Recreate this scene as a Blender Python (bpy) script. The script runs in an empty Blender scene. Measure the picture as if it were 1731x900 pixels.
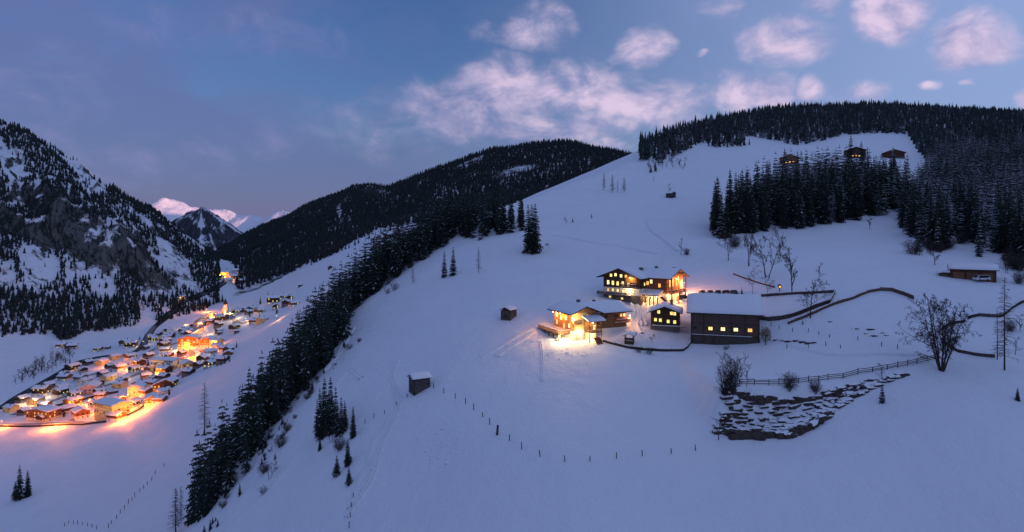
import bpy, bmesh, math, random
import numpy as np
from mathutils import Vector, Matrix

random.seed(7)
rng = np.random.RandomState(11)
S = bpy.context.scene
COL = S.collection
R = math.radians

# ------------------------------------------------------------------ camera
F, U0, V0 = 1031.0, 865.5, 385.0          # focal length in photo pixels, principal column, eye-level row
cam_d = bpy.data.cameras.new('camera')
cam = bpy.data.objects.new('camera', cam_d); COL.objects.link(cam)
cam_d.sensor_width = 36.0
cam_d.lens = 36.0 * F / 1731.0
cam_d.shift_y = -(450.0 - V0) / 1731.0
cam_d.clip_start = 1.0
cam_d.clip_end = 60000.0
cam.location = (0, 0, 0)
cam.rotation_euler = (R(90), 0, 0)
S.camera = cam

# ------------------------------------------------------------------ view
S.view_settings.view_transform = 'Standard'
S.view_settings.look = 'None'
S.view_settings.gamma = 1.0
S.view_settings.exposure = 1.87
S.render.engine = 'CYCLES'
S.cycles.use_denoising = True
S.cycles.max_bounces = 5
S.cycles.diffuse_bounces = 3
S.cycles.glossy_bounces = 2
S.cycles.transmission_bounces = 2
S.cycles.sample_clamp_indirect = 4.0

# ------------------------------------------------------------------ dusk sky with clouds
SUN_EL, SUN_AZ = R(1.5), R(118.0)            # azimuth measured from +Y towards +X
W = bpy.data.worlds.new('World'); S.world = W
W.use_nodes = True
wt = W.node_tree; wt.nodes.clear()
class NT:
    def __init__(s, t): s.t = t
    def n(s, kind, **kw):
        nd = s.t.nodes.new(kind)
        for k, v in kw.items():
            if k.startswith('i_'):
                nd.inputs[k[2:]].default_value = v
            else: setattr(nd, k, v)
        return nd
    def l(s, a, b): s.t.links.new(a, b)
    def val(s, x, nd, i):
        if hasattr(x, 'is_output'): s.l(x, nd.inputs[i])
        else: nd.inputs[i].default_value = x
    def m(s, op, a, b=None, c=None, clamp=False):
        nd = s.n('ShaderNodeMath', operation=op); nd.use_clamp = clamp
        s.val(a, nd, 0)
        if b is not None: s.val(b, nd, 1)
        if c is not None: s.val(c, nd, 2)
        return nd.outputs[0]
    def vm(s, op, a, b=None, out=0):
        nd = s.n('ShaderNodeVectorMath', operation=op)
        s.val(a, nd, 0)
        if b is not None: s.val(b, nd, 1)
        return nd.outputs[out]
    def noise(s, vec, scale, detail=4, rough=.55, dist=0.0, lac=2.0):
        nd = s.n('ShaderNodeTexNoise')
        s.l(vec, nd.inputs['Vector'])
        nd.inputs['Scale'].default_value = scale; nd.inputs['Detail'].default_value = detail
        nd.inputs['Roughness'].default_value = rough; nd.inputs['Distortion'].default_value = dist
        nd.inputs['Lacunarity'].default_value = lac
        return nd.outputs[0]
    def sstep(s, x, a, b, lo=0.0, hi=1.0):
        nd = s.n('ShaderNodeMapRange', interpolation_type='SMOOTHSTEP')
        s.val(x, nd, 0); nd.inputs[1].default_value = a; nd.inputs[2].default_value = b
        nd.inputs[3].default_value = lo; nd.inputs[4].default_value = hi
        return nd.outputs[0]
    def mix(s, f, a, b, kind='RGBA', blend='MIX'):
        nd = s.n('ShaderNodeMix', data_type=kind, blend_type=blend)
        nd.clamp_factor = True
        ia, ib = (6, 7) if kind == 'RGBA' else (2, 3)
        s.val(f, nd, 0)
        for x, i in ((a, ia), (b, ib)):
            if isinstance(x, tuple) and len(x) == 3: x = (*x, 1)
            s.val(x, nd, i)
        return nd.outputs[2 if kind == 'RGBA' else 0]

w = NT(wt)
sky = w.n('ShaderNodeTexSky', sky_type='NISHITA')
sky.sun_disc = False
sky.sun_elevation = SUN_EL
sky.sun_rotation = SUN_AZ
sky.altitude = 1100.0
sky.air_density = 1.0
sky.dust_density = 0.6
sky.ozone_density = 3.3
tc = w.n('ShaderNodeTexCoord')
D = w.vm('NORMALIZE', tc.outputs['Generated'])
sx = w.n('ShaderNodeSeparateXYZ'); w.l(D, sx.inputs[0])
az = w.m('ARCTAN2', sx.outputs[0], sx.outputs[1])
el = w.m('ARCSINE', sx.outputs[2])
cx = w.n('ShaderNodeCombineXYZ'); w.l(az, cx.inputs[0]); w.l(el, cx.inputs[1])
P = cx.outputs[0]
# drift the cloud edges
wob = w.n('ShaderNodeTexNoise'); w.l(P, wob.inputs['Vector']); wob.inputs['Scale'].default_value = 9; wob.inputs['Detail'].default_value = 3
wv = w.vm('SUBTRACT', wob.outputs['Color'], (.5, .5, .5))
wv = w.vm('MULTIPLY', wv, (.10, .06, 0))
PW = w.vm('ADD', P, wv)
def azel(u, v):
    x, z = (u - U0) / F, (V0 - v) / F
    return math.atan(x), math.atan(z / math.sqrt(1 + x * x))
# (u, v, half width, half height, weight) of the clouds, turned into directions
CLOUDS = [(790, 190, 210, 66, .55), (640, 215, 220, 60, .42), (980, 150, 160, 50, .70), (400, 50, 260, 60, .34), (230, 275, 200, 46, .42), (60, 160, 200, 140, .38), (420, 240, 200, 40, .36), (1080, 165, 110, 36, 1.0), (880, 150, 150, 52, .85), (940, 215, 190, 40, .6), (1130, 185, 55, 38, .9), (1060, 205, 60, 18, .6),
          (1085, 80, 45, 35, .8), (890, 45, 80, 42, .75), (1275, 165, 75, 38, 1.0), (1378, 148, 32, 26, 1.0), (1455, 150, 55, 30, .6),
          (1320, 70, 75, 45, .9), (1510, 30, 62, 42, 1.0), (1650, 70, 75, 58, 1.0), (1582, 138, 20, 11, .9), (1740, 160, 25, 32, .9),
          (1200, 12, 60, 22, .55), (1390, 5, 45, 22, .6), (1640, 136, 14, 7, .6), (1185, 100, 16, 8, .5), (975, 262, 90, 22, .5),
          (1030, 245, 40, 14, .6), (1900, 60, 90, 45, 1.0), (2100, 170, 110, 40, .9), (2300, 20, 120, 50, .8), (1250, -120, 120, 60, .8), (1700, -160, 140, 70, .8)]
den = None
for (u, v, hu, hv, wt_) in CLOUDS:
    a, e = azel(u, v); a1, _ = azel(u + 1, v); _, e1 = azel(u, v - 1)
    k = 1.25
    q = w.vm('SUBTRACT', PW, (a, e, 0))
    q = w.vm('MULTIPLY', q, (1 / (hu * (a1 - a) * k), 1 / (hv * (e1 - e) * k), 0))
    ln = w.vm('LENGTH', q, out=1)
    b = w.sstep(ln, 0.15, 1.25, wt_, 0.0)
    den = b if den is None else w.m('MAXIMUM', den, b)
PS = w.vm('MULTIPLY', P, (1.0, 1.5, 1.0))
n1 = w.noise(PS, 11, 9, .58, .35)
PS2 = w.vm('ADD', PS, (.016, .018, 0))
n2 = w.noise(PS2, 11, 9, .58, .35)
cum = w.m('ADD', den, w.m('MULTIPLY', w.m('SUBTRACT', n1, .5), 1.45))
cmask = w.m('MULTIPLY', w.sstep(cum, .08, 1.05), w.sstep(den, .02, .3))
lit = w.m('MULTIPLY', w.m('SUBTRACT', n1, n2), 3.4)
lit = w.m('ADD', w.m('ADD', lit, w.m('MULTIPLY', w.m('SUBTRACT', cum, .55), .30)), .52, clamp=True)
# thin veil towards the left and low down
vn = w.noise(w.vm('MULTIPLY', P, (1.0, 2.2, 1.0)), 4.5, 6, .55, .5)
veil = w.m('ADD', w.sstep(az, -0.05, -0.85), w.sstep(el, .26, .03))
veil = w.m('MULTIPLY', veil, w.sstep(az, .45, .0))
veil = w.m('MULTIPLY', w.sstep(w.m('ADD', w.m('MULTIPLY', veil, .42), vn), .44, .95), .80)
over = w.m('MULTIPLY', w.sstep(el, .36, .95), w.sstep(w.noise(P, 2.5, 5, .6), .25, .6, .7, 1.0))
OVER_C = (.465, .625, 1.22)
SKY_TINT = (.84, .66, .77, 1)
skyc = w.mix(1.0, sky.outputs[0], SKY_TINT, blend='MULTIPLY')
VEIL_C, CL_DARK, CL_LIT = (.29, .385, .86), (.72, .74, 1.30), (1.72, 1.38, 1.82)
skyc = w.mix(veil, skyc, VEIL_C)
skyc = w.mix(w.sstep(az, -.25, .75, 0.0, .75), skyc, (.76, 1.02, 1.75))     # paler towards the side where the sun is
skyc = w.mix(over, skyc, OVER_C)     # brighter sky layer added above the view to light the snow
cc = w.mix(lit, CL_DARK, CL_LIT)
cc = w.mix(w.sstep(az, -.42, .12), w.mix(lit, (.38, .45, .94), (.58, .60, 1.15)), cc)   # the clouds on the far side no longer catch the light
skyc = w.mix(w.m('MULTIPLY', cmask, .95), skyc, cc)
bg = w.n('ShaderNodeBackground'); w.l(skyc, bg.inputs[0]); bg.inputs[1].default_value = 0.12
wo = w.n('ShaderNodeOutputWorld'); w.l(bg.outputs[0], wo.inputs[0])

sun_d = bpy.data.lights.new('sun', 'SUN'); sun = bpy.data.objects.new('sun', sun_d); COL.objects.link(sun)
sun_d.energy = 1.4; sun_d.angle = R(0.5); sun_d.color = (1.0, .50, .42)
sdir = Vector((math.sin(SUN_AZ) * math.cos(SUN_EL), math.cos(SUN_AZ) * math.cos(SUN_EL), math.sin(SUN_EL)))
sun.rotation_euler = (-sdir).to_track_quat('-Z', 'Y').to_euler()
sun.location = (300, 0, 400)

# ------------------------------------------------------------------ numeric noise
_perm = np.arange(256); rng.shuffle(_perm); _perm = np.concatenate([_perm, _perm])
_ga = rng.rand(256) * 2 * np.pi; _gx, _gy = np.cos(_ga), np.sin(_ga)
def pnoise(x, y):
    xi = np.floor(x).astype(np.int64); yi = np.floor(y).astype(np.int64)
    xf = x - xi; yf = y - yi
    u = xf * xf * xf * (xf * (xf * 6 - 15) + 10); v = yf * yf * yf * (yf * (yf * 6 - 15) + 10)
    xi &= 255; yi &= 255
    def g(ix, iy, dx, dy):
        h = _perm[_perm[ix & 255] + (iy & 255)]
        return _gx[h] * dx + _gy[h] * dy
    a = g(xi, yi, xf, yf); b = g(xi + 1, yi, xf - 1, yf)
    c = g(xi, yi + 1, xf, yf - 1); d = g(xi + 1, yi + 1, xf - 1, yf - 1)
    return (a + u * (b - a)) * (1 - v) + (c + u * (d - c)) * v
def fbm(x, y, sc, octs=4, ridged=False, gain=.5, off=0.0):
    t = np.zeros_like(x); amp = 1.0; f = 1.0 / sc; tot = 0
    for o in range(octs):
        n = pnoise(x * f + off + 17.3 * o, y * f - off + 9.1 * o)
        if ridged: n = 1 - 2.2 * np.abs(n) * 1.3 - .35
        t += amp * n; tot += amp; amp *= gain; f *= 2.03
    return t / tot
def ss(a, b, x):
    t = np.clip((x - a) / (b - a), 0, 1); return t * t * (3 - 2 * t)
def smax(a, b, k):
    return .5 * (a + b + np.sqrt((a - b) ** 2 + k * k)) - 0.0
def at(u, v, d):                                     # photo pixel + depth -> point in the place
    return ((u - U0) * d / F, d, (V0 - v) * d / F)
def polydist(x, y, pts):
    """signed distance to an open polyline (positive on the left hand side walking along it) """
    best = np.full_like(x, 1e12); sg = np.zeros_like(x)
    for (x0, y0), (x1, y1) in zip(pts[:-1], pts[1:]):
        dx, dy = x1 - x0, y1 - y0; L2 = dx * dx + dy * dy
        t = np.clip(((x - x0) * dx + (y - y0) * dy) / L2, 0, 1)
        ex, ey = x - x0 - t * dx, y - y0 - t * dy
        d2 = ex * ex + ey * ey
        cr = dx * ey - dy * ex
        m = d2 < best
        best = np.where(m, d2, best); sg = np.where(m, np.sign(cr), sg)
    return np.sqrt(best) * sg
def ridge(x, y, pts, k, wd):
    out = np.full_like(x, -1e9)
    ks = k if isinstance(k, (list, tuple)) else [k] * len(pts)
    for (x0, y0, z0), (x1, y1, z1), k0, k1 in zip(pts[:-1], pts[1:], ks[:-1], ks[1:]):
        dx, dy = x1 - x0, y1 - y0; L2 = dx * dx + dy * dy
        t = np.clip(((x - x0) * dx + (y - y0) * dy) / L2, 0, 1)
        d = np.hypot(x - x0 - t * dx, y - y0 - t * dy)
        out = np.maximum(out, z0 + t * (z1 - z0) - (k0 + t * (k1 - k0)) * (np.sqrt(d * d + wd * wd) - wd))
    return out

# ------------------------------------------------------------------ the shape of the land
EDGE = [(-158, 60), (-130, 140), (-110, 176), (-96, 192), (-90, 212), (-86, 245), (-97, 295), (-100, 340), (-70, 368), (-32, 376), (8, 406), (98, 548), (150, 680),
        (235, 853), (328, 1012), (594, 1400), (900, 1560), (1150, 1600), (1600, 1500), (2600, 1300)]
AX_Y = [-1500, 0, 581, 800, 1057, 1285, 1776, 2624, 4000, 8000, 16000]
AX_X = [-80, -345, -490, -545, -616, -700, -835, -1180, -1900, -3900, -7500]
FL_Z = [-215, -190, -174, -170, -166, -162, -157, -152, -205, -300, -400]
PR_R = [-2000, -600, -300, -130, -45, 0, 105, 160, 207, 240, 309, 404, 700, 1019, 1600, 6000]
PR_Z = [140, 55, 30, 17, 3, 0, 3, 16, 36, 55, 96, 140, 215, 225, 225, 225]
A_CREST = [at(*p) for p in [(-900, -150, 900), (-400, 60, 1100), (-200, 120, 1200), (0, 206, 1300), (60, 244, 1330), (100, 272, 1380), (130, 288, 1400), (165, 304, 1430), (200, 320, 1450), (225, 338, 1480), (240, 352, 1500), (270, 390, 1560), (300, 426, 1650), (345, 470, 1750)]]
A_SLOPE = [.7, .7, .72, .75, .78, .82, .86, .92, 1.0, 1.05, 1.1, 1.2, 1.25, 1.25]
B_CREST = [at(*p) for p in [(410, 490, 1600), (560, 408, 1750), (650, 362, 1850), (720, 318, 1900), (800, 275, 1950), (860, 254, 2000), (915, 246, 2000), (950, 245, 1950), (1000, 257, 1850), (1050, 279, 1750), (1150, 330, 1600)]]
C_CREST = [at(*p) for p in [(360, 466, 2900), (420, 431, 3000), (500, 377, 3200), (560, 339, 3300), (610, 320, 3400), (640, 321, 3400), (665, 331, 3350), (760, 380, 3200)]]
P_CREST = [at(*p) for p in [(230, 420, 5200), (300, 370, 4700), (328, 354, 4550), (340, 350, 4500), (352, 354, 4450), (380, 375, 4300), (420, 405, 4100), (448, 428, 3900)]]
P_RIB = [at(*p) for p in [(340, 350, 4500), (338, 400, 4150), (350, 448, 3700)]]
P2_CREST = [at(*p) for p in [(410, 420, 5600), (440, 388, 5600), (465, 369, 5600), (475, 366, 5700), (500, 395, 5600), (530, 420, 5500)]]
Q_CREST = [at(*p) for p in [(60, 350, 7500), (160, 352, 7800), (225, 352, 8000), (250, 346, 8000), (276, 336, 8000), (300, 342, 8100), (320, 352, 8200), (345, 356, 8600), (362, 350, 9000), (385, 357, 9000), (402, 366, 9000), (428, 362, 8800), (450, 370, 8800), (472, 360, 8600), (495, 363, 8500), (530, 376, 8500), (620, 410, 8400), (900, 430, 8600)]]
UNSEEN_BLOCKER = [(2300, -2600, 430), (2500, 0, 470), (2600, 1500, 480), (2500, 3200, 460), (2600, 4600, 330), (2500, 5300, 120)]  # added mountain out of view, keeps the low sun off the near land
HUMPS = [(-1150, 1150, 0)]

def hill0(x, y):
    z = -83.5 + .25 * y
    z = z - 35 * np.clip((20 - x) / 98, 0, 3) ** 2
    z = z + 9 * ss(50, 108, x) * ss(330, 200, y) + .05 * np.clip(x - 108, 0, 120) * ss(420, 230, y)
    z = z - .065 * np.clip(x - 900, 0, 1e9)
    z = z + 1.3 * fbm(x, y, 70, 3) * ss(60, 120, y)
    yc = np.interp(x, [-120, -60, -20, 0, 11, 40, 60, 100, 160], [225, 196, 158, 137, 131, 132, 127, 136, 156])
    z = z - .20 * 3 * np.log1p(np.exp(np.clip((yc - y - 3) / 3, -20, 40)))      # the slope steepens below the line of posts
    z = z + (.55 * fbm(x, y, 26, 3, off=3.1) + 1.5 * fbm(x * .5 + y * .2, y, 45, 2, off=7.7)) * ss(60, 120, y)
    # terrace above the rock bank
    yf = 143 + .149 * (x - 50) + 1.2 * pnoise(x / 7.0, y * 0 + 3.3)
    zt = -40.7 + .055 * (y - 146)
    m = ss(-1.7, .6, y - yf) * ss(44.5, 49.5, x + .9 * pnoise(y / 4.0, x * 0 + 1.7))
    z = np.where(zt > z, z + (zt - z) * m, z)
    return z
def hill(x, y):
    z = hill0(x, y)
    s = polydist(x, y, EDGE)
    w_ = 7 + 20 * ss(400, 1200, y)
    k = .78 - .3 * ss(300, 500, y)
    return z - k * .5 * (s + np.sqrt(s * s + w_ * w_) - .35 * w_)
def comps(x, y):
    x = np.asarray(x, float); y = np.asarray(y, float)
    H = hill(x, y)
    xa = np.interp(y, AX_Y, AX_X); zf = np.interp(y, AX_Y, FL_Z)
    r = x - xa
    V = zf + np.interp(r, PR_R, PR_Z)
    cap = np.interp(y, [0, 300, 500, 700, 900, 1100, 1500, 3000], [-112, -104, -88, -50, 0, 60, 200, 400])
    V = .5 * (V + cap - np.sqrt((V - cap) ** 2 + 12 ** 2))
    V = V + (4 * fbm(x, y, 160, 3)) * ss(90, 260, np.abs(r)) * ss(200, 500, y)
    V = V + 24 * np.exp(-((x + 400) ** 2 + (y - 850) ** 2) / (2 * 55 ** 2))
    far = ss(2500, 5000, y)
    A = ridge(x, y, A_CREST, A_SLOPE, 15)
    rn = fbm(x, y, 190, 5, True, .55)
    lift = ss(-160, 20, A) * (1 - .6 * ss(1450, 1600, y))
    A = A + 34 * rn * lift + 10 * fbm(x, y, 40, 3) * lift - 6
    A = A + 9 * fbm(x, y, 55, 4, True, .6) * lift
    for (cu, cv, cd, ra, rb, hh) in ((165, 425, 1130, 110, 80, 46), (45, 420, 1080, 80, 60, 30), (235, 455, 1150, 60, 60, 30)):
        px, py, _ = at(cu, cv, cd)
        rho = np.hypot((x - px) / ra, (y - py) / rb) + .35 * fbm(x, y, 60, 3)
        A = A + (hh + 8 * pnoise(x / 16, y / 16)) * (1 - ss(.62, 1.05, rho)) * lift
    B = ridge(x, y, B_CREST, .50, 110) + (26 * fbm(x, y, 380, 4)) - 4
    C = ridge(x, y, C_CREST, .55, 60) + 45 * fbm(x, y, 420, 4, True)
    rp = fbm(x, y, 800, 5, True, .55)
    Pm = np.maximum(ridge(x, y, P_CREST, .78, 8), ridge(x, y, P_RIB, .8, 20)) + 34 * fbm(x, y, 170, 5, True, .6) - 8
    P2 = ridge(x, y, P2_CREST, .7, 12) + 45 * fbm(x, y, 300, 5, True, .55)
    Q = ridge(x, y, Q_CREST, .6, 10) + 75 * fbm(x, y, 700, 5, True, .55)
    M = ridge(x, y, UNSEEN_BLOCKER, .5, 100) + 40 * fbm(x, y, 400, 3)
    return [H, V, A, B, C, Pm, P2, Q, M]
KS = [0, 10, 6, 30, 20, 20, 10, 20, 40]
def height(x, y, full=False):
    c = comps(x, y)
    z = c[0]
    for q, k in zip(c[1:], KS[1:]): z = smax(z, q, k)
    xf_, yf_ = np.asarray(x, float), np.asarray(y, float)
    z = z + .26 * fbm(xf_, yf_, 14, 3) + .10 * pnoise(xf_ / 4.2, yf_ / 5.5) * ss(320, 160, yf_)
    return (z, np.argmax(np.stack(c), 0)) if full else z
def hz(x, y): return float(height(np.array([x], float), np.array([y], float))[0])
_ds = np.exp(np.linspace(math.log(40), math.log(12000), 420))
def ground(u, v):                                    # where the sight line through a photo pixel meets the land
    kx, kz = (u - U0) / F, (V0 - v) / F
    lo = None
    for ds in (_ds, None):
        if ds is None: ds = np.linspace(lo[0], lo[1], 24)
        g = kz * ds - height(kx * ds, ds)
        if not (g < 0).any(): return None
        i = max(1, int(np.argmax(g < 0))); lo = (ds[i - 1], ds[i])
    d = lo[0] + (lo[1] - lo[0]) * g[i - 1] / (g[i - 1] - g[i] + 1e-9)
    return Vector((kx * d, d, hz(kx * d, d)))
def proj(p): return (U0 + F * p[0] / p[1], V0 - F * p[2] / p[1])
# ------------------------------------------------------------------ helpers for objects
def prop(o, label=None, cat=None, group=None, kind=None):
    if label: o['label'] = label
    if cat: o['category'] = cat
    if group: o['group'] = group
    if kind: o['kind'] = kind
    return o
def mesh_np(name, verts, faces, mats, fmat=None, smooth=False, parent=None, loc=None):
    """verts (n,3), faces (m,3|4) arrays -> one linked mesh object"""
    me = bpy.data.meshes.new(name)
    verts = np.asarray(verts, np.float32); faces = np.asarray(faces, np.int32)
    n, k = faces.shape
    me.vertices.add(len(verts)); me.vertices.foreach_set('co', verts.ravel())
    me.loops.add(n * k); me.loops.foreach_set('vertex_index', faces.ravel())
    me.polygons.add(n); me.polygons.foreach_set('loop_start', np.arange(0, n * k, k, dtype=np.int32))
    if fmat is not None: me.polygons.foreach_set('material_index', np.asarray(fmat, np.int32))
    if smooth: me.polygons.foreach_set('use_smooth', np.ones(n, bool))
    for m in mats: me.materials.append(m)
    me.update(calc_edges=True)
    o = bpy.data.objects.new(name, me); COL.objects.link(o)
    if parent: o.parent = parent
    if loc is not None: o.location = loc
    return o
def material(name, build):
    m = bpy.data.materials.new(name); m.use_nodes = True
    t = m.node_tree; t.nodes.clear(); g = NT(t)
    b = g.n('ShaderNodeBsdfPrincipled'); o = g.n('ShaderNodeOutputMaterial'); g.l(b.outputs[0], o.inputs[0])
    b.inputs['Roughness'].default_value = .8
    try: b.inputs['Specular IOR Level'].default_value = .25
    except Exception: pass
    build(g, b)
    return m
def plainmat(name, col, rough=.8, var=.25, scale=2.0, metal=0.0):
    def f(g, b):
        c = g.n('ShaderNodeTexCoord').outputs['Object']
        n = g.noise(c, scale, 4, .6)
        g.l(g.mix(n, tuple(x * (1 - var) for x in col), tuple(min(1, x * (1 + var)) for x in col)), b.inputs['Base Color'])
        b.inputs['Roughness'].default_value = rough; b.inputs['Metallic'].default_value = metal
    return material(name, f)
def emitmat(name, col, strength):
    def f(g, b):
        b.inputs['Base Color'].default_value = (.5, .4, .25, 1)
        b.inputs['Emission Color'].default_value = (*col, 1)
        b.inputs['Emission Strength'].default_value = strength
    m = material(name, f)
    try: m.cycles.emission_sampling = 'NONE' if strength < 6 else 'FRONT'
    except Exception: pass
    return m
def geo(g): 
    nd = g.n('ShaderNodeNewGeometry'); return nd
SNOW = (.80, .82, .86)
def snow_build(g, b):
    nd = geo(g); p = nd.outputs['Position']
    n = g.noise(p, .05, 5, .6); n2 = g.noise(p, 1.3, 5, .65)
    g.l(g.mix(n, (.72, .745, .80), (.84, .855, .885)), b.inputs['Base Color'])
    bm = g.n('ShaderNodeBump'); bm.inputs['Strength'].default_value = .6; bm.inputs['Distance'].default_value = .4
    g.l(g.m('ADD', n2, g.m('MULTIPLY', g.noise(p, .25, 4, .6), 2.5)), bm.inputs['Height']); g.l(bm.outputs[0], b.inputs['Normal'])
    b.inputs['Roughness'].default_value = .65
M_SNOW = material('snow', snow_build)
def rocksnow_build(scale, steep, rockc, treec, amount, summit=None, zk=.35):
    def f(g, b):
        nd = geo(g); p = nd.outputs['Position']
        sz = g.n('ShaderNodeSeparateXYZ'); g.l(nd.outputs['Normal'], sz.inputs[0])
        ps = g.vm('MULTIPLY', p, (1, 1, zk))
        if summit:                              # gullies run down the fall line, away from the summit
            q = g.vm('SUBTRACT', p, (summit[0], summit[1], 0)); sq = g.n('ShaderNodeSeparateXYZ'); g.l(q, sq.inputs[0])
            cq = g.n('ShaderNodeCombineXYZ'); g.l(g.m('MULTIPLY', g.m('ARCTAN2', sq.outputs[0], sq.outputs[1]), summit[2] * scale), cq.inputs[0])
            g.l(g.m('MULTIPLY', g.vm('LENGTH', q, out=1), .35), cq.inputs[1]); ps = cq.outputs[0]
        n1 = g.noise(ps, 1 / scale, 8, .68, .6); n2 = g.noise(ps, 5 / scale, 6, .7)
        k = g.m('ADD', g.m('MULTIPLY', n1, 1.1), g.m('MULTIPLY', n2, .5))
        k = g.m('ADD', k, g.m('MULTIPLY', g.m('SUBTRACT', sz.outputs[2], steep), 1.25))
        k = g.m('ADD', k, g.m('MULTIPLY', g.m('SUBTRACT', g.noise(ps, 22 / scale, 3, .7), .5), .45))
        mk = g.sstep(k, amount - .07, amount + .07)
        rc = g.mix(g.sstep(g.m('ADD', g.m('MULTIPLY', g.noise(ps, 6 / scale, 6, .72), .7), g.m('MULTIPLY', g.noise(ps, 1.3 / scale, 3, .5), .35)), .44, .60), rockc, treec)
        g.l(g.mix(mk, rc, (.76, .78, .83)), b.inputs['Base Color'])
        bm = g.n('ShaderNodeBump'); bm.inputs['Strength'].default_value = .8; bm.inputs['Distance'].default_value = scale * .06
        g.l(g.m('ADD', n2, n1), bm.inputs['Height']); g.l(bm.outputs[0], b.inputs['Normal'])
    return f
M_ROCK_A = material('rock_and_snow', rocksnow_build(30, .64, (.10, .11, .106), (.013, .017, .018), .885, None, .16))
M_ROCK_P = material('far_rock_and_snow', rocksnow_build(160, .70, (.05, .056, .066), (.018, .024, .034), 1.02, (at(340, 350, 4500)[0], 4500, 7.0)))
M_ROCK_Q = material('high_snow', rocksnow_build(600, .66, (.12, .11, .12), (.08, .08, .09), .55))
M_WOODFLOOR = material('forest_floor', rocksnow_build(60, .84, (.03, .034, .034), (.02, .025, .024), .95))

# ------------------------------------------------------------------ terrain sheets
def build_terrain():
    half = math.atan(865.5 / F) + .03
    azs = np.concatenate([np.linspace(-1.75, -half, 70)[:-1], np.arctan(np.linspace(-math.tan(half), math.tan(half), 520)), np.linspace(half, 2.45, 110)[1:]])
    rs = np.exp(np.linspace(math.log(25), math.log(15000), 860))
    Rg, Ag = np.meshgrid(rs, azs, indexing='ij')
    X = Rg * np.sin(Ag); Y = Rg * np.cos(Ag)
    Z, K = height(X.ravel(), Y.ravel(), True)
    nr, na = X.shape
    co = np.stack([X.ravel(), Y.ravel(), Z], 1)
    idx = np.arange(nr * na).reshape(nr, na)
    q = np.stack([idx[:-1, :-1], idx[:-1, 1:], idx[1:, 1:], idx[1:, :-1]], -1).reshape(-1, 4)
    kq = K[q[:, 0]]
    # vertex normals of the whole land, so that the sheets meet without a crease
    Zg = Z.reshape(nr, na)
    P3 = co.reshape(nr, na, 3)
    dr = np.gradient(P3, axis=0); da = np.gradient(P3, axis=1)
    N = np.cross(da, dr); N /= np.linalg.norm(N, axis=-1, keepdims=True) + 1e-12
    N[N[..., 2] < 0] *= -1
    N = N.reshape(-1, 3)
    names = [('snow_slope', [0], M_SNOW), ('valley_floor', [1], M_SNOW), ('rocky_mountain', [2], M_ROCK_A), ('forested_mountain', [3], M_WOODFLOOR),
             ('forested_ridge', [4], M_WOODFLOOR), ('pyramid_peak', [5, 6], M_ROCK_P), ('alpine_range', [7], M_ROCK_Q), ('unseen_shade_massif', [8], M_ROCK_P)]  # the last one is the added, unseen sun blocker
    for nm, ks, mt in names:
        sel = np.isin(kq, ks)
        if not sel.any(): continue
        f = q[sel]
        used, inv = np.unique(f, return_inverse=True)
        o = mesh_np(nm, co[used], inv.reshape(f.shape), [mt], smooth=True)
        o.data.normals_split_custom_set_from_vertices(N[used].tolist())
        prop(o, kind='structure')
build_terrain()
# ------------------------------------------------------------------ vegetation: materials
def needle_build(dark, light, snowamt):
    def f(g, b):
        nd = geo(g); p = nd.outputs['Position']
        n = g.noise(p, 1.1, 4, .7); n2 = g.noise(p, .045, 3, .5)
        sz = g.n('ShaderNodeSeparateXYZ'); g.l(nd.outputs['True Normal'], sz.inputs[0])
        c = g.mix(n, dark, light)
        if snowamt:
            up = g.m('ABSOLUTE', sz.outputs[2])
            k = g.m('ADD', g.m('MULTIPLY', n, .75), g.m('MULTIPLY', n2, .75))
            k = g.m('ADD', k, g.m('MULTIPLY', up, .35))
            mk = g.sstep(k, 1.16 - snowamt, 1.36 - snowamt)
            c = g.mix(g.m('MULTIPLY', mk, .8), c, (.62, .65, .70))
        g.l(c, b.inputs['Base Color']); b.inputs['Roughness'].default_value = .9
    return f
M_NEEDLE = material('spruce_needles', needle_build((.016, .024, .020), (.034, .046, .034), .0))
M_NEEDLE_S = material('snow_dusted_needles', needle_build((.016, .024, .020), (.034, .046, .036), .22))
M_NEEDLE_F = material('far_forest_needles', needle_build((.018, .026, .026), (.032, .042, .040), .29))
M_NEEDLE_D = material('dark_forest_needles', needle_build((.016, .024, .024), (.032, .040, .038), .12))
M_BARK = plainmat('bark', (.05, .04, .034), .95, .4, 3)
M_TWIG = plainmat('bare_twigs', (.045, .036, .034), .95, .35, 2)
M_TWIGP = plainmat('pale_twigs', (.10, .085, .09), .95, .35, 2)
M_LARCH = plainmat('larch_twigs', (.060, .042, .034), .95, .35, 2)

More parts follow.
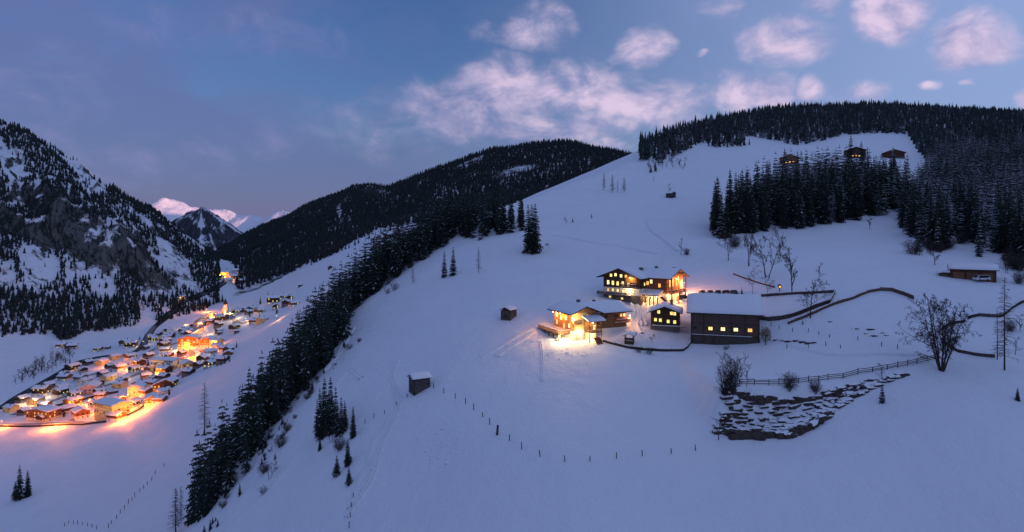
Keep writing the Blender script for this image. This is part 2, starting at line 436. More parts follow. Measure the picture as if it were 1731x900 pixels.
_ct = {k: [(math.cos(6.2831853 * i / k), math.sin(6.2831853 * i / k)) for i in range(k)] for k in range(3, 17)}
def cone_tube(p0, p1, r0, r1, k=5):
    p0, p1 = Vector(p0), Vector(p1)
    d = p1 - p0; d = d.normalized() if d.length > 1e-9 else Vector((0, 0, 1))
    a = d.cross(Vector((0, 0, 1)))
    a = a.normalized() if a.length > 1e-3 else Vector((1, 0, 0))
    b = d.cross(a)
    v = [p0 + (a * c + b * s) * r0 for c, s in _ct[k]] + [p1 + (a * c + b * s) * r1 for c, s in _ct[k]]
    return [tuple(q) for q in v], [(i, (i + 1) % k, k + (i + 1) % k, k + i) for i in range(k)]
class Bag:
    """collects tubes and triangles, links them as one mesh"""
    def __init__(s): s.v = []; s.f = []; s.m = []; s.n = 0
    def add(s, v, f, m=0):
        v = np.asarray(v, float); f = np.asarray(f, int)
        if f.shape[1] == 3: f = np.concatenate([f, f[:, 2:3]], 1)
        s.v.append(v); s.f.append(f + s.n); s.m.append(np.full(len(f), m)); s.n += len(v)
    def data(s): return np.concatenate(s.v), np.concatenate(s.f), np.concatenate(s.m)
    def build(s, name, mats, parent=None, smooth=False, loc=None):
        v, f, m = s.data()
        me = bpy.data.meshes.new(name)
        fl = [tuple(q) if q[2] != q[3] else tuple(q[:3]) for q in f.tolist()]
        me.from_pydata(v.tolist(), [], fl)
        for mt in mats: me.materials.append(mt)
        me.polygons.foreach_set('material_index', m.astype(np.int32))
        if smooth: me.polygons.foreach_set('use_smooth', np.ones(len(fl), bool))
        me.update()
        o = bpy.data.objects.new(name, me); COL.objects.link(o)
        if parent: o.parent = parent
        if loc is not None: o.location = loc
        return o
def empty(name, loc=(0, 0, 0), rz=0.0):
    o = bpy.data.objects.new(name, None); COL.objects.link(o)
    o.location = loc; o.rotation_euler = (0, 0, rz); o.empty_display_size = .5
    return o
def copy_tree(o, parent=None):
    c = o.copy(); COL.objects.link(c); c.parent = parent
    for ch in o.children: copy_tree(ch, c)
    return c

def spruce_crown(seed, Hh=1.0, Rm=.13, whorls=26, low=.05, snow=.3):
    """unit-height spruce: whorls of drooping fans with hanging twigs; second slot is lying snow"""
    r = random.Random(seed); b = Bag()
    lean = (r.uniform(-.01, .01), r.uniform(-.01, .01))
    for i in range(whorls):
        t = low + (1 - low) * (i + r.uniform(-.3, .3)) / whorls
        t = min(max(t, low), .985)
        z = t * Hh
        L = Rm * ((1 - t) ** .8) * r.uniform(.82, 1.12) + .012
        if t < .2: L *= .75 + 1.2 * t
        nb = 8 if t < .6 else 6
        a0 = r.uniform(0, 6.28)
        for k in range(nb):
            a = a0 + 6.283 * k / nb + r.uniform(-.25, .25)
            l = L * r.uniform(.7, 1.22)
            if r.random() < .06: l *= .4
            dr = l * r.uniform(.25, .6) * (1.1 - .6 * t)
            c, s_ = math.cos(a), math.sin(a)
            px, py = -s_, c
            wv_ = l * r.uniform(.26, .36)
            ox, oy = lean[0] * z, lean[1] * z
            def pt(q, side, dz=0.0): return (ox + c * l * q + px * wv_ * side, oy + s_ * l * q + py * wv_ * side, z - dr * q ** 1.4 + dz)
            tip = pt(1.0, 0, .0)
            v = [pt(0, 0, .004), pt(.4, .8, -.012), pt(.5, .25), pt(.78, .62, -.008), tip, pt(.78, -.62, -.008), pt(.5, -.25), pt(.4, -.8, -.012)]
            b.add(v, [(0, 1, 2), (2, 3, 4), (4, 5, 6), (6, 7, 0), (0, 2, 6), (2, 4, 6)])
            hd = .018 + l * .24
            v = [pt(.15, 0), pt(.35, .12, -hd), pt(.5, 0), pt(.66, -.1, -hd), pt(.8, 0), pt(.92, .05, -hd * .7), tip]
            b.add(v, [(0, 1, 2), (2, 3, 4), (4, 5, 6)])
            if r.random() < snow:
                v = [pt(.35, .3, .004), pt(.75, .42, .004), pt(1.0, 0, .004), pt(.72, -.42, .004), pt(.55, 0, .010)]
                b.add(v, [(0, 1, 4), (1, 2, 4), (2, 3, 4), (3, 0, 4)], 1)
    b.add([(0.006, 0, .955), (-.004, .006, .955), (-.004, -.006, .955), (lean[0], lean[1], 1.015)], [(0, 1, 3), (1, 2, 3), (2, 0, 3)])
    return b
def trunk_bag(h, r0, r1=.02, k=6, bend=0.0):
    b = Bag(); v, f = cone_tube((0, 0, -.06 * h), (bend, 0, h), r0, r1, k); b.add(v, f); return b
SPRUCE = []
def make_spruces():
    for i, (rm, wh, sn) in enumerate([(.125, 26, .10), (.115, 24, .16), (.140, 27, .07), (.105, 22, .12), (.150, 24, .20), (.13, 30, .05)]):
        b = spruce_crown(100 + i, 1.0, rm, wh, .04 if i % 2 else .07, sn)
        c = b.build('crown', [M_NEEDLE, M_SNOWB]); t = trunk_bag(.96, .011, .002).build('trunk', [M_BARK])
        SPRUCE.append((c.data, t.data)); bpy.data.objects.remove(c); bpy.data.objects.remove(t)
M_SNOWB = plainmat('branch_snow', (.42, .44, .48), .8, .1, 2)
make_spruces()
def place_part(name, me, parent):
    o = bpy.data.objects.new(name, me); COL.objects.link(o); o.parent = parent; return o
def spruce(p, h, label, group=None, var=None, name='spruce_tree', wide=1.0):
    k = random.randrange(6) if var is None else var
    e = empty(name, (p[0], p[1], p[2] - .3), random.uniform(0, 6.28)); e.scale = (h * wide, h * wide, h)
    place_part('trunk', SPRUCE[k][1], e); place_part('crown', SPRUCE[k][0], e)
    return prop(e, label, 'tree', group)

def bare_bag(seed, h, stems=1, spread=.35, depth=4, rad=None, up=.25, nkids=5, minr=.02, lenf=.52, start=.3):
    r = random.Random(seed); trunk, crown = Bag(), Bag()
    rad = rad or h * .014
    def grow(p, d, L, ra, lev):
        segs = 5 if lev < 2 else 3
        pts = [(p.copy(), ra)]; q = p.copy(); dd = d.copy()
        for i in range(segs):
            dd = (dd + Vector((r.gauss(0, .10), r.gauss(0, .10), r.gauss(0, .06) + up * .12 * lev)) * (1.0 if lev else .6)).normalized()
            q = q + dd * (L / segs); rr = max(minr * .6, ra * (1 - .75 * (i + 1) / segs))
            v, f = cone_tube(pts[-1][0], q, pts[-1][1], rr, 5 if lev == 0 else (4 if lev == 1 else 3))
            (trunk if lev == 0 else crown).add(v, f)
            pts.append((q.copy(), rr))
        if lev >= depth: return
        n = nkids + (4 if lev == 0 else 0)
        for k in range(n):
            t = start + (1 - start) * (k + r.random()) / n if lev == 0 else .2 + .8 * (k + r.random()) / n
            i = min(int(t * segs), segs - 1); fr = t * segs - i
            bp = pts[i][0].lerp(pts[i + 1][0], fr); br = pts[i][1] + (pts[i + 1][1] - pts[i][1]) * fr
            a = r.uniform(0, 6.28); base = (pts[i + 1][0] - pts[i][0]).normalized()
            side = base.cross(Vector((math.cos(a), math.sin(a), .3))).normalized()
            an = r.uniform(.5, .95) + spread * .5
            nd_ = (base * math.cos(an) + side * math.sin(an) + Vector((0, 0, up))).normalized()
            grow(bp, nd_, L * lenf * r.uniform(.6, 1.15) * (1.15 - .55 * t), max(minr, br * .6), lev + 1)
    for s_ in range(stems):
        a = 6.283 * s_ / max(1, stems) + r.uniform(-.4, .4)
        sp = spread * (.35 if stems > 1 else .06) * r.uniform(.6, 1.3)
        d = Vector((math.cos(a) * sp, math.sin(a) * sp, 1)).normalized()
        grow(Vector((math.cos(a) * .3 * (stems > 1), math.sin(a) * .3 * (stems > 1), -.4)), d, h * r.uniform(.78, 1.0) * .9, rad * r.uniform(.7, 1.1), 0)
    return trunk, crown
def larch_bag(seed, h, minr=.035, dens=60, wid=.13):
    r = random.Random(seed); t, c = Bag(), Bag()
    v, f = cone_tube((0, 0, -.5), (0, 0, h), h * .011, .03, 6); t.add(v, f)
    for i in range(dens):
        q = .16 + .83 * i / dens; z = q * h
        for k in range(3):
            a = r.uniform(0, 6.28); L = h * wid * (1 - q) ** .7 * r.uniform(.5, 1.2) + .25
            e = Vector((math.cos(a) * L, math.sin(a) * L, z - L * r.uniform(-.05, .3)))
            v, f = cone_tube((0, 0, z), e, minr * 1.4, minr * .6, 3); c.add(v, f)
            for m in range(4):
                qq = Vector((0, 0, z)).lerp(e, r.uniform(.3, 1))
                v, f = cone_tube(qq, qq + Vector((r.gauss(0, .12), r.gauss(0, .12), -.05 - .5 * r.random())) * L * .45, minr * .8, minr * .4, 3); c.add(v, f)
    return t, c
BARE = {}
def bare_kind(kind):
    if kind in BARE: return BARE[kind]
    mk = {'big': lambda: bare_bag(5, 22, 7, .66, 4, .24, .12, 6, .034, .44, .20),
          'crown_a': lambda: bare_bag(11, 12, 1, .5, 4, .22, .22, 5, .032, .55, .25),
          'crown_b': lambda: bare_bag(12, 12, 2, .45, 4, .18, .25, 5, .032, .5, .3),
          'slim_a': lambda: bare_bag(13, 12, 1, .2, 3, .15, .35, 8, .03, .34, .22),
          'slim_b': lambda: bare_bag(14, 12, 1, .3, 3, .15, .15, 9, .03, .38, .15),
          'birch': lambda: bare_bag(15, 12, 1, .25, 4, .13, -.12, 6, .028, .36, .2),
          'shrub_a': lambda: bare_bag(16, 5, 22, 1.0, 2, .045, .2, 6, .018, .45, .15),
          'shrub_b': lambda: bare_bag(17, 5, 10, 1.4, 2, .05, .15, 5, .022, .5, .15),
          'thicket': lambda: bare_bag(18, 12, 18, .6, 3, .09, .3, 6, .026, .34, .10),
          'larch_a': lambda: larch_bag(19, 20, .045), 'larch_b': lambda: larch_bag(20, 20, .04, 46, .17),
          'snag': lambda: larch_bag(21, 20, .035, 24, .12)}[kind]
    t, c = mk()
    tm = M_LARCH if 'larch' in kind else M_BARK
    cm = {'birch': M_TWIGP, 'larch_a': M_LARCH, 'larch_b': M_LARCH}.get(kind, M_TWIG)
    to = t.build('trunk', [tm]); co = c.build('crown', [cm])
    BARE[kind] = (to.data, co.data); bpy.data.objects.remove(to); bpy.data.objects.remove(co)
    return BARE[kind]
BASEH = {'big': 22, 'larch_a': 20, 'larch_b': 20, 'snag': 20, 'shrub_a': 5, 'shrub_b': 5}
def bare(p, h, kind, name, label, cat='tree', group=None, sx=1.0):
    t, c = bare_kind(kind)
    e = empty(name, (p[0], p[1], p[2] - .15), random.uniform(0, 6.28)); k = h / BASEH.get(kind, 12); e.scale = (k * sx, k * sx, k)
    place_part('trunk' if 'shrub' not in name and 'bush' not in name else 'stem', t, e); place_part('crown', c, e)
    return prop(e, label, cat, group)
def ph(p, px): return px * p[1] / F           # photo pixels -> metres at that point

# ------------------------------------------------------------------ far forest: joined low crowns
def inpoly(u, v, poly):
    poly = np.array(poly, float); c = np.zeros(len(u), bool); j = len(poly) - 1
    for i in range(len(poly)):
        xi, yi = poly[i]; xj, yj = poly[j]
        c ^= ((yi > v) != (yj > v)) & (u < (xj - xi) * (v - yi) / (yj - yi + 1e-12) + xi)
        j = i
    return c
def joined_crowns(name, pts, hs, mat, layers=2, sides=5, rad=.17, parent=None):
    n = len(pts); pts = np.asarray(pts); hs = np.asarray(hs)
    V, Fc = [], []
    base = 0
    ang0 = rng.rand(n) * 6.28
    rr = rad * rng.uniform(.75, 1.25, n)
    for L in range(layers):
        z0 = .06 + .80 * L / layers; z1 = min(1.0, z0 + (1.15 if layers > 2 else 1.25) / layers) if L < layers - 1 else 1.0
        rl = (1 - z0) ** .85 * 1.0
        ring = []
        for k in range(sides):
            a = ang0 + 6.283 * k / sides + L * .6 + rng.uniform(-.2, .2, n)
            q = rr * rl * hs * (rng.uniform(.72, 1.2, n))
            ring.append(np.stack([pts[:, 0] + np.cos(a) * q, pts[:, 1] + np.sin(a) * q, pts[:, 2] + (z0 + rng.uniform(-.04, .03, n)) * hs], 1))
        tip = np.stack([pts[:, 0], pts[:, 1], pts[:, 2] + z1 * hs], 1)
        allv = np.stack(ring + [tip], 1).reshape(-1, 3)
        off = base + np.arange(n) * (sides + 1)
        for k in range(sides):
            Fc.append(np.stack([off + k, off + (k + 1) % sides, off + sides], 1))
        V.append(allv); base += len(allv)
    o = mesh_np(name, np.concatenate(V), np.concatenate(Fc), [mat])
    prop(o, kind='stuff'); return o
def scatter(x0, x1, y0, y1, spacing):
    nx, ny = int((x1 - x0) / spacing), int((y1 - y0) / spacing)
    gx, gy = np.meshgrid(np.arange(nx), np.arange(ny))
    x = x0 + (gx.ravel() + rng.uniform(0, 1, nx * ny)) * spacing
    y = y0 + (gy.ravel() + rng.uniform(0, 1, nx * ny)) * spacing
    return x, y
def uv(x, y, z): return U0 + F * x / y, V0 - F * z / y
POLY_G1 = [(1196, 392), (1215, 408), (1240, 398), (1290, 392), (1350, 388), (1400, 383), (1455, 374), (1490, 364), (1538, 352), (1536, 318), (1500, 312), (1470, 318), (1430, 308), (1400, 304), (1330, 316), (1290, 334), (1250, 356), (1225, 374)]
POLY_G2 = [(1524, 390), (1548, 412), (1590, 424), (1612, 398), (1640, 408), (1650, 432), (1672, 424), (1700, 436), (1760, 445), (2000, 460), (2000, 240), (1580, 262), (1566, 288), (1572, 312), (1540, 325), (1524, 345)]
POLY_TOP = [(1080, 276), (1105, 266), (1112, 282), (1150, 262), (1172, 250), (1192, 240), (1200, 250), (1240, 250), (1285, 243), (1300, 236), (1345, 247), (1395, 238), (1430, 229), (1500, 226), (1534, 228), (1548, 250), (1568, 276), (1580, 270), (2000, 250), (2000, 60), (1080, 60)]
CLEARS = [[(1645, 284), (1672, 280), (1672, 300), (1650, 298)], [(1500, 292), (1560, 295), (1552, 306), (1505, 308)]]
# right-hand limit of the belt of trees, in plan
BAND = [(-106, 156), (-100, 163), (-91, 173), (-80, 187), (-79, 200), (-78, 214), (-75, 223), (-72, 231), (-68, 247), (-73, 278), (-79, 300), (-72, 305), (-65, 308), (-54, 317), (-41, 327), (-33, 340), (-20, 352)]
def forests():
    near = []                                   # (x, y, z, h, where)
    # band along the ridge edge
    x, y = scatter(-230, 20, 120, 440, 4.7); se = polydist(x, y, EDGE)
    s = polydist(x, y, BAND)
    z = height(x, y); u, v = uv(x, y, z)
    m = (s > .3) & (se < np.interp(y, [170, 190, 215, 260, 440], [4, 14, 26, 34, 36])) & (v < 886) & (u < 770) & (u > 296)
    for a, b_, c, ss_, vv in zip(x[m], y[m], z[m], s[m], v[m]):
        h = random.uniform(17, 30) * (1.0 if b_ > 195 else .86)
        if ss_ < 4: h *= random.uniform(.6, .95)
        near.append((a, b_, c, h, 'band'))
    # upper groups on the ridge
    pg = [(770, 404), (790, 402), (812, 414), (832, 412), (850, 404), (872, 400), (884, 392), (880, 380), (830, 372), (780, 376)]
    x, y = scatter(-60, 40, 320, 520, 5.5); z = height(x, y); u, v = uv(x, y, z)
    for i in np.where(inpoly(u, v, pg))[0]: near.append((x[i], y[i], z[i], random.uniform(15, 24), 'ridge'))
    for poly, wh, sp in ((POLY_G1, 'grove', 5.6), (POLY_G2, 'wood', 5.8)):
        x, y = scatter(60, 760, 230, 820, sp); z = height(x, y); u, v = uv(x, y, z)
        m = inpoly(u, v, poly) & (u < 1850)
        for c in CLEARS: m &= ~inpoly(u, v, c)
        for i in np.where(m)[0]:
            near.append((x[i], y[i], z[i], random.uniform(17, 30) * (.86 if wh == 'wood' else 1), wh))
    near.sort(key=lambda t: math.hypot(t[0], t[1]))
    return near
LABEL_TREE = {
    'band': ('dark spruce in the dense belt down the left edge of the snowy ridge', 'spruces in the belt along the ridge edge'),
    'ridge': ('dark spruce in the group on the crest above the small log hut', 'spruces on the crest above the hay barn'),
    'grove': ('snow dusted spruce in the grove uphill behind the barn', 'spruces of the grove behind the barn'),
    'wood': ('snow dusted spruce in the wood uphill from the brown garage', 'spruces of the wood above the garage')}
near = forests()
NEAR_N = 236
def near_rank(t):
    d = math.hypot(t[0], t[1]) / t[3]
    if t[4] == 'band':
        return d * (1.0 if abs(polydist(np.array([t[0]]), np.array([t[1]]), BAND)[0]) < 8 else 1.8)
    u, v = proj(t[:3]); low = np.interp(u, [1196, 1240, 1350, 1455, 1520, 1530, 1590, 1612, 1650, 1760], [385, 390, 380, 366, 345, 385, 412, 395, 418, 435])
    return d * (.75 if v > low - 26 else 1.6)
near.sort(key=near_rank)
for (x, y, z, h, wh) in near[:NEAR_N]:
    spruce((x, y, z), h, LABEL_TREE[wh][0], LABEL_TREE[wh][1], wide=random.uniform(.82, 1.08))
rest = near[NEAR_N:]
def lod_mass(name, trees, mats):
    """the trees behind the front rows, joined: five kinds of spruce with fewer whorls"""
    kinds = [spruce_crown(300 + i, 1.0, (.12, .135, .11, .15, .125)[i], 13, .05, .12).data() for i in range(5)]
    V, Fc, Mt, n = [], [], [], 0
    for (x, y, z, h, wh) in trees:
        v, f, m = kinds[random.randrange(5)]; a = random.uniform(0, 6.28); c, s_ = math.cos(a), math.sin(a); k = random.uniform(1.0, 1.35) * h
        q = np.stack([(v[:, 0] * c - v[:, 1] * s_) * k + x, (v[:, 0] * s_ + v[:, 1] * c) * k + y, v[:, 2] * h + z - .3], 1)
        V.append(q); Fc.append(f + n); Mt.append(m); n += len(v)
    o = mesh_np(name, np.concatenate(V), np.concatenate(Fc), mats, np.concatenate(Mt)); return prop(o, kind='stuff')
for whs, mt in (((('band', 'ridge')), [M_NEEDLE, M_SNOWB]), (('grove', 'wood'), [M_NEEDLE_S, M_SNOWB])):
    q = [t for t in rest if t[4] in whs]
    if q: lod_mass('forest', q, mt)
print('near trees', len(near), {k: sum(t[4] == k for t in near) for k in LABEL_TREE})
def far_forests():
    # right-hand mountain top
    x, y = scatter(60, 2100, 480, 1750, 7.6); z = height(x, y); u, v = uv(x, y, z)
    dens = fbm(x, y, 120, 3)
    m = inpoly(u, v, POLY_TOP) & (u < 1900) & (dens > -.24)
    s = polydist(x, y, EDGE); m &= s < 25
    print('top', m.sum()); joined_crowns('forest', np.stack([x, y, z], 1)[m], rng.uniform(7, 17, m.sum()) + 9 * rng.rand(m.sum()) ** 3 + 6 * dens[m], M_NEEDLE_F, 3, 5, .16)
    # the two wooded mountains in the middle
    x, y = scatter(-1500, 600, 900, 3900, 9.5); z, k = height(x, y, True); u, v = uv(x, y, z)
    low = np.interp(u, [340, 365, 410, 430, 490, 560, 600, 640, 700, 760, 1000], [472, 470, 492, 482, 462, 432, 408, 388, 378, 385, 330]) + 8 * fbm(x, y, 90, 3)
    cl = np.zeros(len(x), bool)
    for c in ([(770, 284), (800, 268), (820, 264), (815, 274), (785, 284)], [(828, 306), (850, 290), (880, 282), (915, 280), (912, 288), (875, 294), (850, 304), (832, 310)],
              [(760, 312), (778, 302), (774, 312), (764, 316)], [(600, 320), (625, 317), (662, 326), (650, 336), (625, 332)], [(530, 358), (545, 352), (540, 364)],
              [(568, 350), (578, 340), (576, 372), (568, 370)], [(418, 436), (444, 414), (440, 424), (422, 440)], [(395, 468), (415, 456), (412, 464)], [(470, 452), (486, 444), (482, 452)], [(940, 276), (955, 272), (968, 284), (950, 282)]):
        cl |= inpoly(u + 4 * fbm(x, y, 60, 2), v, c)
    m = ((k == 3) | (k == 4) | ((k == 1) & (v < low))) & (v < low) & ~cl & (u > 350) & (u < 1120) & (fbm(x, y, 140, 3, off=4.4) > -.5) & (polydist(x, y, EDGE) > 30)
    mb = m & (y < 2450); mc = m & (y >= 2450)
    P_ = np.stack([x, y, z], 1)
    print('B', mb.sum(), 'C', mc.sum())
    joined_crowns('forest', P_[mb], rng.uniform(12, 22, mb.sum()), M_NEEDLE_D, 2, 5, .20)
    joined_crowns('forest', P_[mc], rng.uniform(13, 22, mc.sum()), M_NEEDLE_D, 1, 5, .24)
    # rocky mountain on the left
    x, y = scatter(-1500, -480, 700, 1900, 5.8); z, k = height(x, y, True); u, v = uv(x, y, z)
    e = 6.0
    gz = np.hypot(height(x + e, y) - height(x - e, y), height(x, y + e) - height(x, y - e)) / (2 * e)
    tc_, fc_ = x * .42 + y * .91, x * .91 - y * .42
    d1 = fbm(tc_, fc_ * .28, 60, 4, off=2.2) + .7 * fbm(x, y, 140, 3, off=8.1)      # gullies run down the fall line
    foot = inpoly(u, v, [(-60, 470), (0, 490), (60, 500), (100, 505), (150, 515), (230, 500), (238, 545), (200, 552), (160, 560), (105, 578), (80, 560), (40, 535), (-60, 520)])
    m = (k == 2) & (u > -80) & (u < 372) & ((gz < 1.3) | (rng.rand(len(x)) < .5)) & ((d1 > -.13) | foot)
    wob_ = 9 * fbm(x, y, 40, 3, off=1.3); gap = np.zeros(len(x), bool)
    for c in ([(18, 255), (42, 250), (38, 350), (16, 350)], [(128, 298), (176, 296), (184, 322), (150, 334)], [(30, 430), (92, 385), (100, 480), (46, 494)], [(246, 425), (270, 470), (306, 500), (236, 505)], [(196, 380), (214, 372), (226, 420), (206, 420)],
              [(112, 372), (208, 368), (212, 470), (108, 478)], [(60, 300), (80, 296), (76, 340), (58, 340)], [(150, 480), (190, 470), (200, 505), (160, 512)], [(0, 450), (24, 440), (26, 482), (0, 488)], [(268, 420), (290, 430), (318, 470), (296, 470)]):
        gap |= inpoly(u + wob_, v + wob_, c)
    m &= ~(gap & (rng.rand(len(x)) < .90))
    m |= foot & (k <= 2) & (rng.rand(len(x)) < .9)
    print('A', m.sum()); joined_crowns('forest', np.stack([x, y, z], 1)[m], rng.uniform(7, 15, m.sum()) * np.where(foot[m], 1.25, 1), M_NEEDLE_D, 2, 5, .22)
far_forests()
# ------------------------------------------------------------------ buildings: materials
def timber(name, c, stripe='z', scale=1.1):
    def f(g, b):
        co = g.n('ShaderNodeTexCoord').outputs['Object']
        p = g.vm('MULTIPLY', co, (.25, .25, 2.2) if stripe == 'z' else (2.2, 2.2, .18))
        n = g.noise(p, scale, 4, .65); n2 = g.noise(co, .6, 3, .5)
        k = g.m('ADD', g.m('MULTIPLY', n, .7), g.m('MULTIPLY', n2, .4))
        g.l(g.mix(k, tuple(x * .25 for x in c), tuple(x * 1.75 for x in c)), b.inputs['Base Color'])
        bm = g.n('ShaderNodeBump'); bm.inputs['Strength'].default_value = .6; bm.inputs['Distance'].default_value = .05
        g.l(n, bm.inputs['Height']); g.l(bm.outputs[0], b.inputs['Normal']); b.inputs['Roughness'].default_value = .85
    return material(name, f)
M_WOOD_DK = timber('dark_timber', (.060, .038, .027))
M_WOOD_MD = timber('brown_timber', (.17, .090, .045))
M_WOOD_LT = timber('golden_timber', (.34, .17, .065))
M_WOOD_RD = timber('reddish_timber', (.22, .085, .045))
M_BOARD = timber('weathered_boards', (.092, .064, .052), 'x')
M_BOARD_RD = timber('red_brown_boards', (.095, .042, .026), 'x')
M_GREYWOOD = timber('grey_timber', (.11, .10, .095))
M_PLASTER = plainmat('white_plaster', (.68, .66, .62), .9, .06, 1.0)
M_PLASTER_Y = plainmat('yellow_plaster', (.66, .48, .22), .9, .06, 1.0)
M_PLASTER_P = plainmat('pink_plaster', (.60, .42, .38), .9, .06, 1.0)
M_PLASTER_G = plainmat('grey_plaster', (.42, .41, .42), .9, .08, 1.0)
M_STONE = plainmat('rubble_stone', (.16, .15, .145), .95, .5, 2.2)
M_STONE_DK = plainmat('dark_rubble_stone', (.075, .062, .055), .95, .6, 1.4)
M_FRAME = plainmat('window_frame_wood', (.10, .065, .045), .7, .2, 4)
M_FRAME_W = plainmat('white_frame', (.65, .64, .62), .6, .05, 4)
M_ROOF = plainmat('shingle_roof', (.040, .034, .032), .9, .3, 2)
M_METAL = plainmat('dark_metal', (.05, .05, .055), .5, .2, 3, .6)
M_GLASS = material('dark_glass', lambda g, b: (setattr(b.inputs['Base Color'], 'default_value', (.02, .025, .035, 1)), setattr(b.inputs['Roughness'], 'default_value', .12)))
def litpane(name, c, s):
    def f(g, b):
        co = geo(g).outputs['Position']
        n = g.noise(co, 1.2, 2, .5)
        e = g.mix(n, tuple(x * .55 for x in c), tuple(min(1.0, x * 1.3) for x in c))
        g.l(e, b.inputs['Emission Color']); b.inputs['Emission Strength'].default_value = s
        b.inputs['Base Color'].default_value = (.2, .15, .08, 1)
    m = material(name, f)
    try: m.cycles.emission_sampling = 'NONE'
    except Exception: pass
    return m
M_LIT = litpane('lit_window', (1.0, .66, .20), .52)
M_LIT_W = litpane('bright_window', (1.0, .72, .32), .60)
M_LIT_O = litpane('amber_window', (1.0, .42, .10), .5)
M_BULB = litpane('lamp_glow', (1.0, .70, .34), 7.0)
M_BULB_O = litpane('sodium_glow', (1.0, .46, .10), 7.0)
def snowcap_build(g, b):
    p = geo(g).outputs['Position']
    n = g.noise(p, 1.0, 4, .6)
    g.l(g.mix(n, (.74, .76, .80), (.84, .85, .88)), b.inputs['Base Color'])
    bm = g.n('ShaderNodeBump'); bm.inputs['Strength'].default_value = .4; bm.inputs['Distance'].default_value = .1
    g.l(g.noise(p, 2.2, 4, .6), bm.inputs['Height']); g.l(bm.outputs[0], b.inputs['Normal']); b.inputs['Roughness'].default_value = .7
M_SNOWCAP = material('roof_snow', snowcap_build)

# ------------------------------------------------------------------ buildings: shapes
def bx(b, x0, x1, y0, y1, z0, z1, m=0):
    v = [(x0, y0, z0), (x1, y0, z0), (x1, y1, z0), (x0, y1, z0), (x0, y0, z1), (x1, y0, z1), (x1, y1, z1), (x0, y1, z1)]
    b.add(v, [(0, 3, 2, 1), (4, 5, 6, 7), (0, 1, 5, 4), (1, 2, 6, 5), (2, 3, 7, 6), (3, 0, 4, 7)], m)
def bar(b, p, q, t, m=0, k=4):
    v, f = cone_tube(p, q, t, t, k); b.add(v, f, m)
def boxpart(name, mat, parent, dims, M=None):
    b = Bag(); bx(b, *dims); o = b.build(name, [mat], parent)
    if M is not None: o.matrix_local = M
    return o
def gable_prism(b, w, y0, y1, z0, h, pk):
    v = [(-w / 2, y0, z0), (w / 2, y0, z0), (w / 2, y0, h), (0, y0, pk), (-w / 2, y0, h), (-w / 2, y1, z0), (w / 2, y1, z0), (w / 2, y1, h), (0, y1, pk), (-w / 2, y1, h)]
    b.add(v[:], [(0, 1, 2, 4), (5, 9, 7, 6), (1, 6, 7, 2), (0, 4, 9, 5), (0, 5, 6, 1)])
    b.add([v[4], v[2], v[3]], [(0, 1, 2)]); b.add([v[9], v[7], v[8]], [(1, 0, 2)])
def snow_blanket(b, wl, wr, y0, y1, pk, tp, th, seed=0, nx=14, ny=8):
    """soft snow lying on a saddle roof; wl / wr are the horizontal reaches of the two slopes"""
    xs = np.concatenate([np.linspace(-wl, 0, nx // 2 + 1), np.linspace(0, wr, nx // 2 + 1)[1:]]); ys = np.linspace(y0, y1, ny)
    X, Y = np.meshgrid(xs, ys, indexing='ij')
    base = pk - np.sqrt(X * X + .10) * tp + .02
    e = np.minimum(np.minimum(X + wl, wr - X), np.minimum(Y - y0, y1 - Y))
    t = th * (.45 + .55 * np.clip(e / .7, 0, 1) ** .6) * (1 + .30 * pnoise(X / 2.3 + seed * 3.7, Y / 2.6 + seed))
    if ny > 3:
        X2 = X + .12 * pnoise(Y / 1.3 + seed, X * 0 + 2.2) * (np.abs(X) > .8 * max(wl, wr)); Y2 = Y
    else: X2, Y2 = X, Y
    top = np.stack([X2, Y2, base + t], -1).reshape(-1, 3); bot = np.stack([X2, Y2, base], -1).reshape(-1, 3)
    n0, n1 = X.shape; idx = np.arange(n0 * n1).reshape(n0, n1); N = n0 * n1
    q = np.stack([idx[:-1, :-1], idx[1:, :-1], idx[1:, 1:], idx[:-1, 1:]], -1).reshape(-1, 4)
    rim = np.concatenate([idx[:, 0], idx[-1, 1:], idx[::-1, -1][1:], idx[0, ::-1][1:]])
    sk = np.stack([rim[:-1], rim[:-1] + N, rim[1:] + N, rim[1:]], 1)
    b.add(np.concatenate([top, bot]), np.concatenate([q, sk]))
def roof_slabs(b, wl, wr, y0, y1, pk, tp, th=.22):
    for sgn, wd in ((-1, wl), (1, wr)):
        a = [(0, y0, pk), (sgn * wd, y0, pk - wd * tp), (sgn * wd, y1, pk - wd * tp), (0, y1, pk)]
        lo = [(x, y, z - th) for x, y, z in a]
        f = [(0, 1, 2, 3), (7, 6, 5, 4), (0, 4, 5, 1), (1, 5, 6, 2), (2, 6, 7, 3), (3, 7, 4, 0)]
        if sgn < 0: f = [q[::-1] for q in f]
        b.add(a + lo, f)
WIN = {}
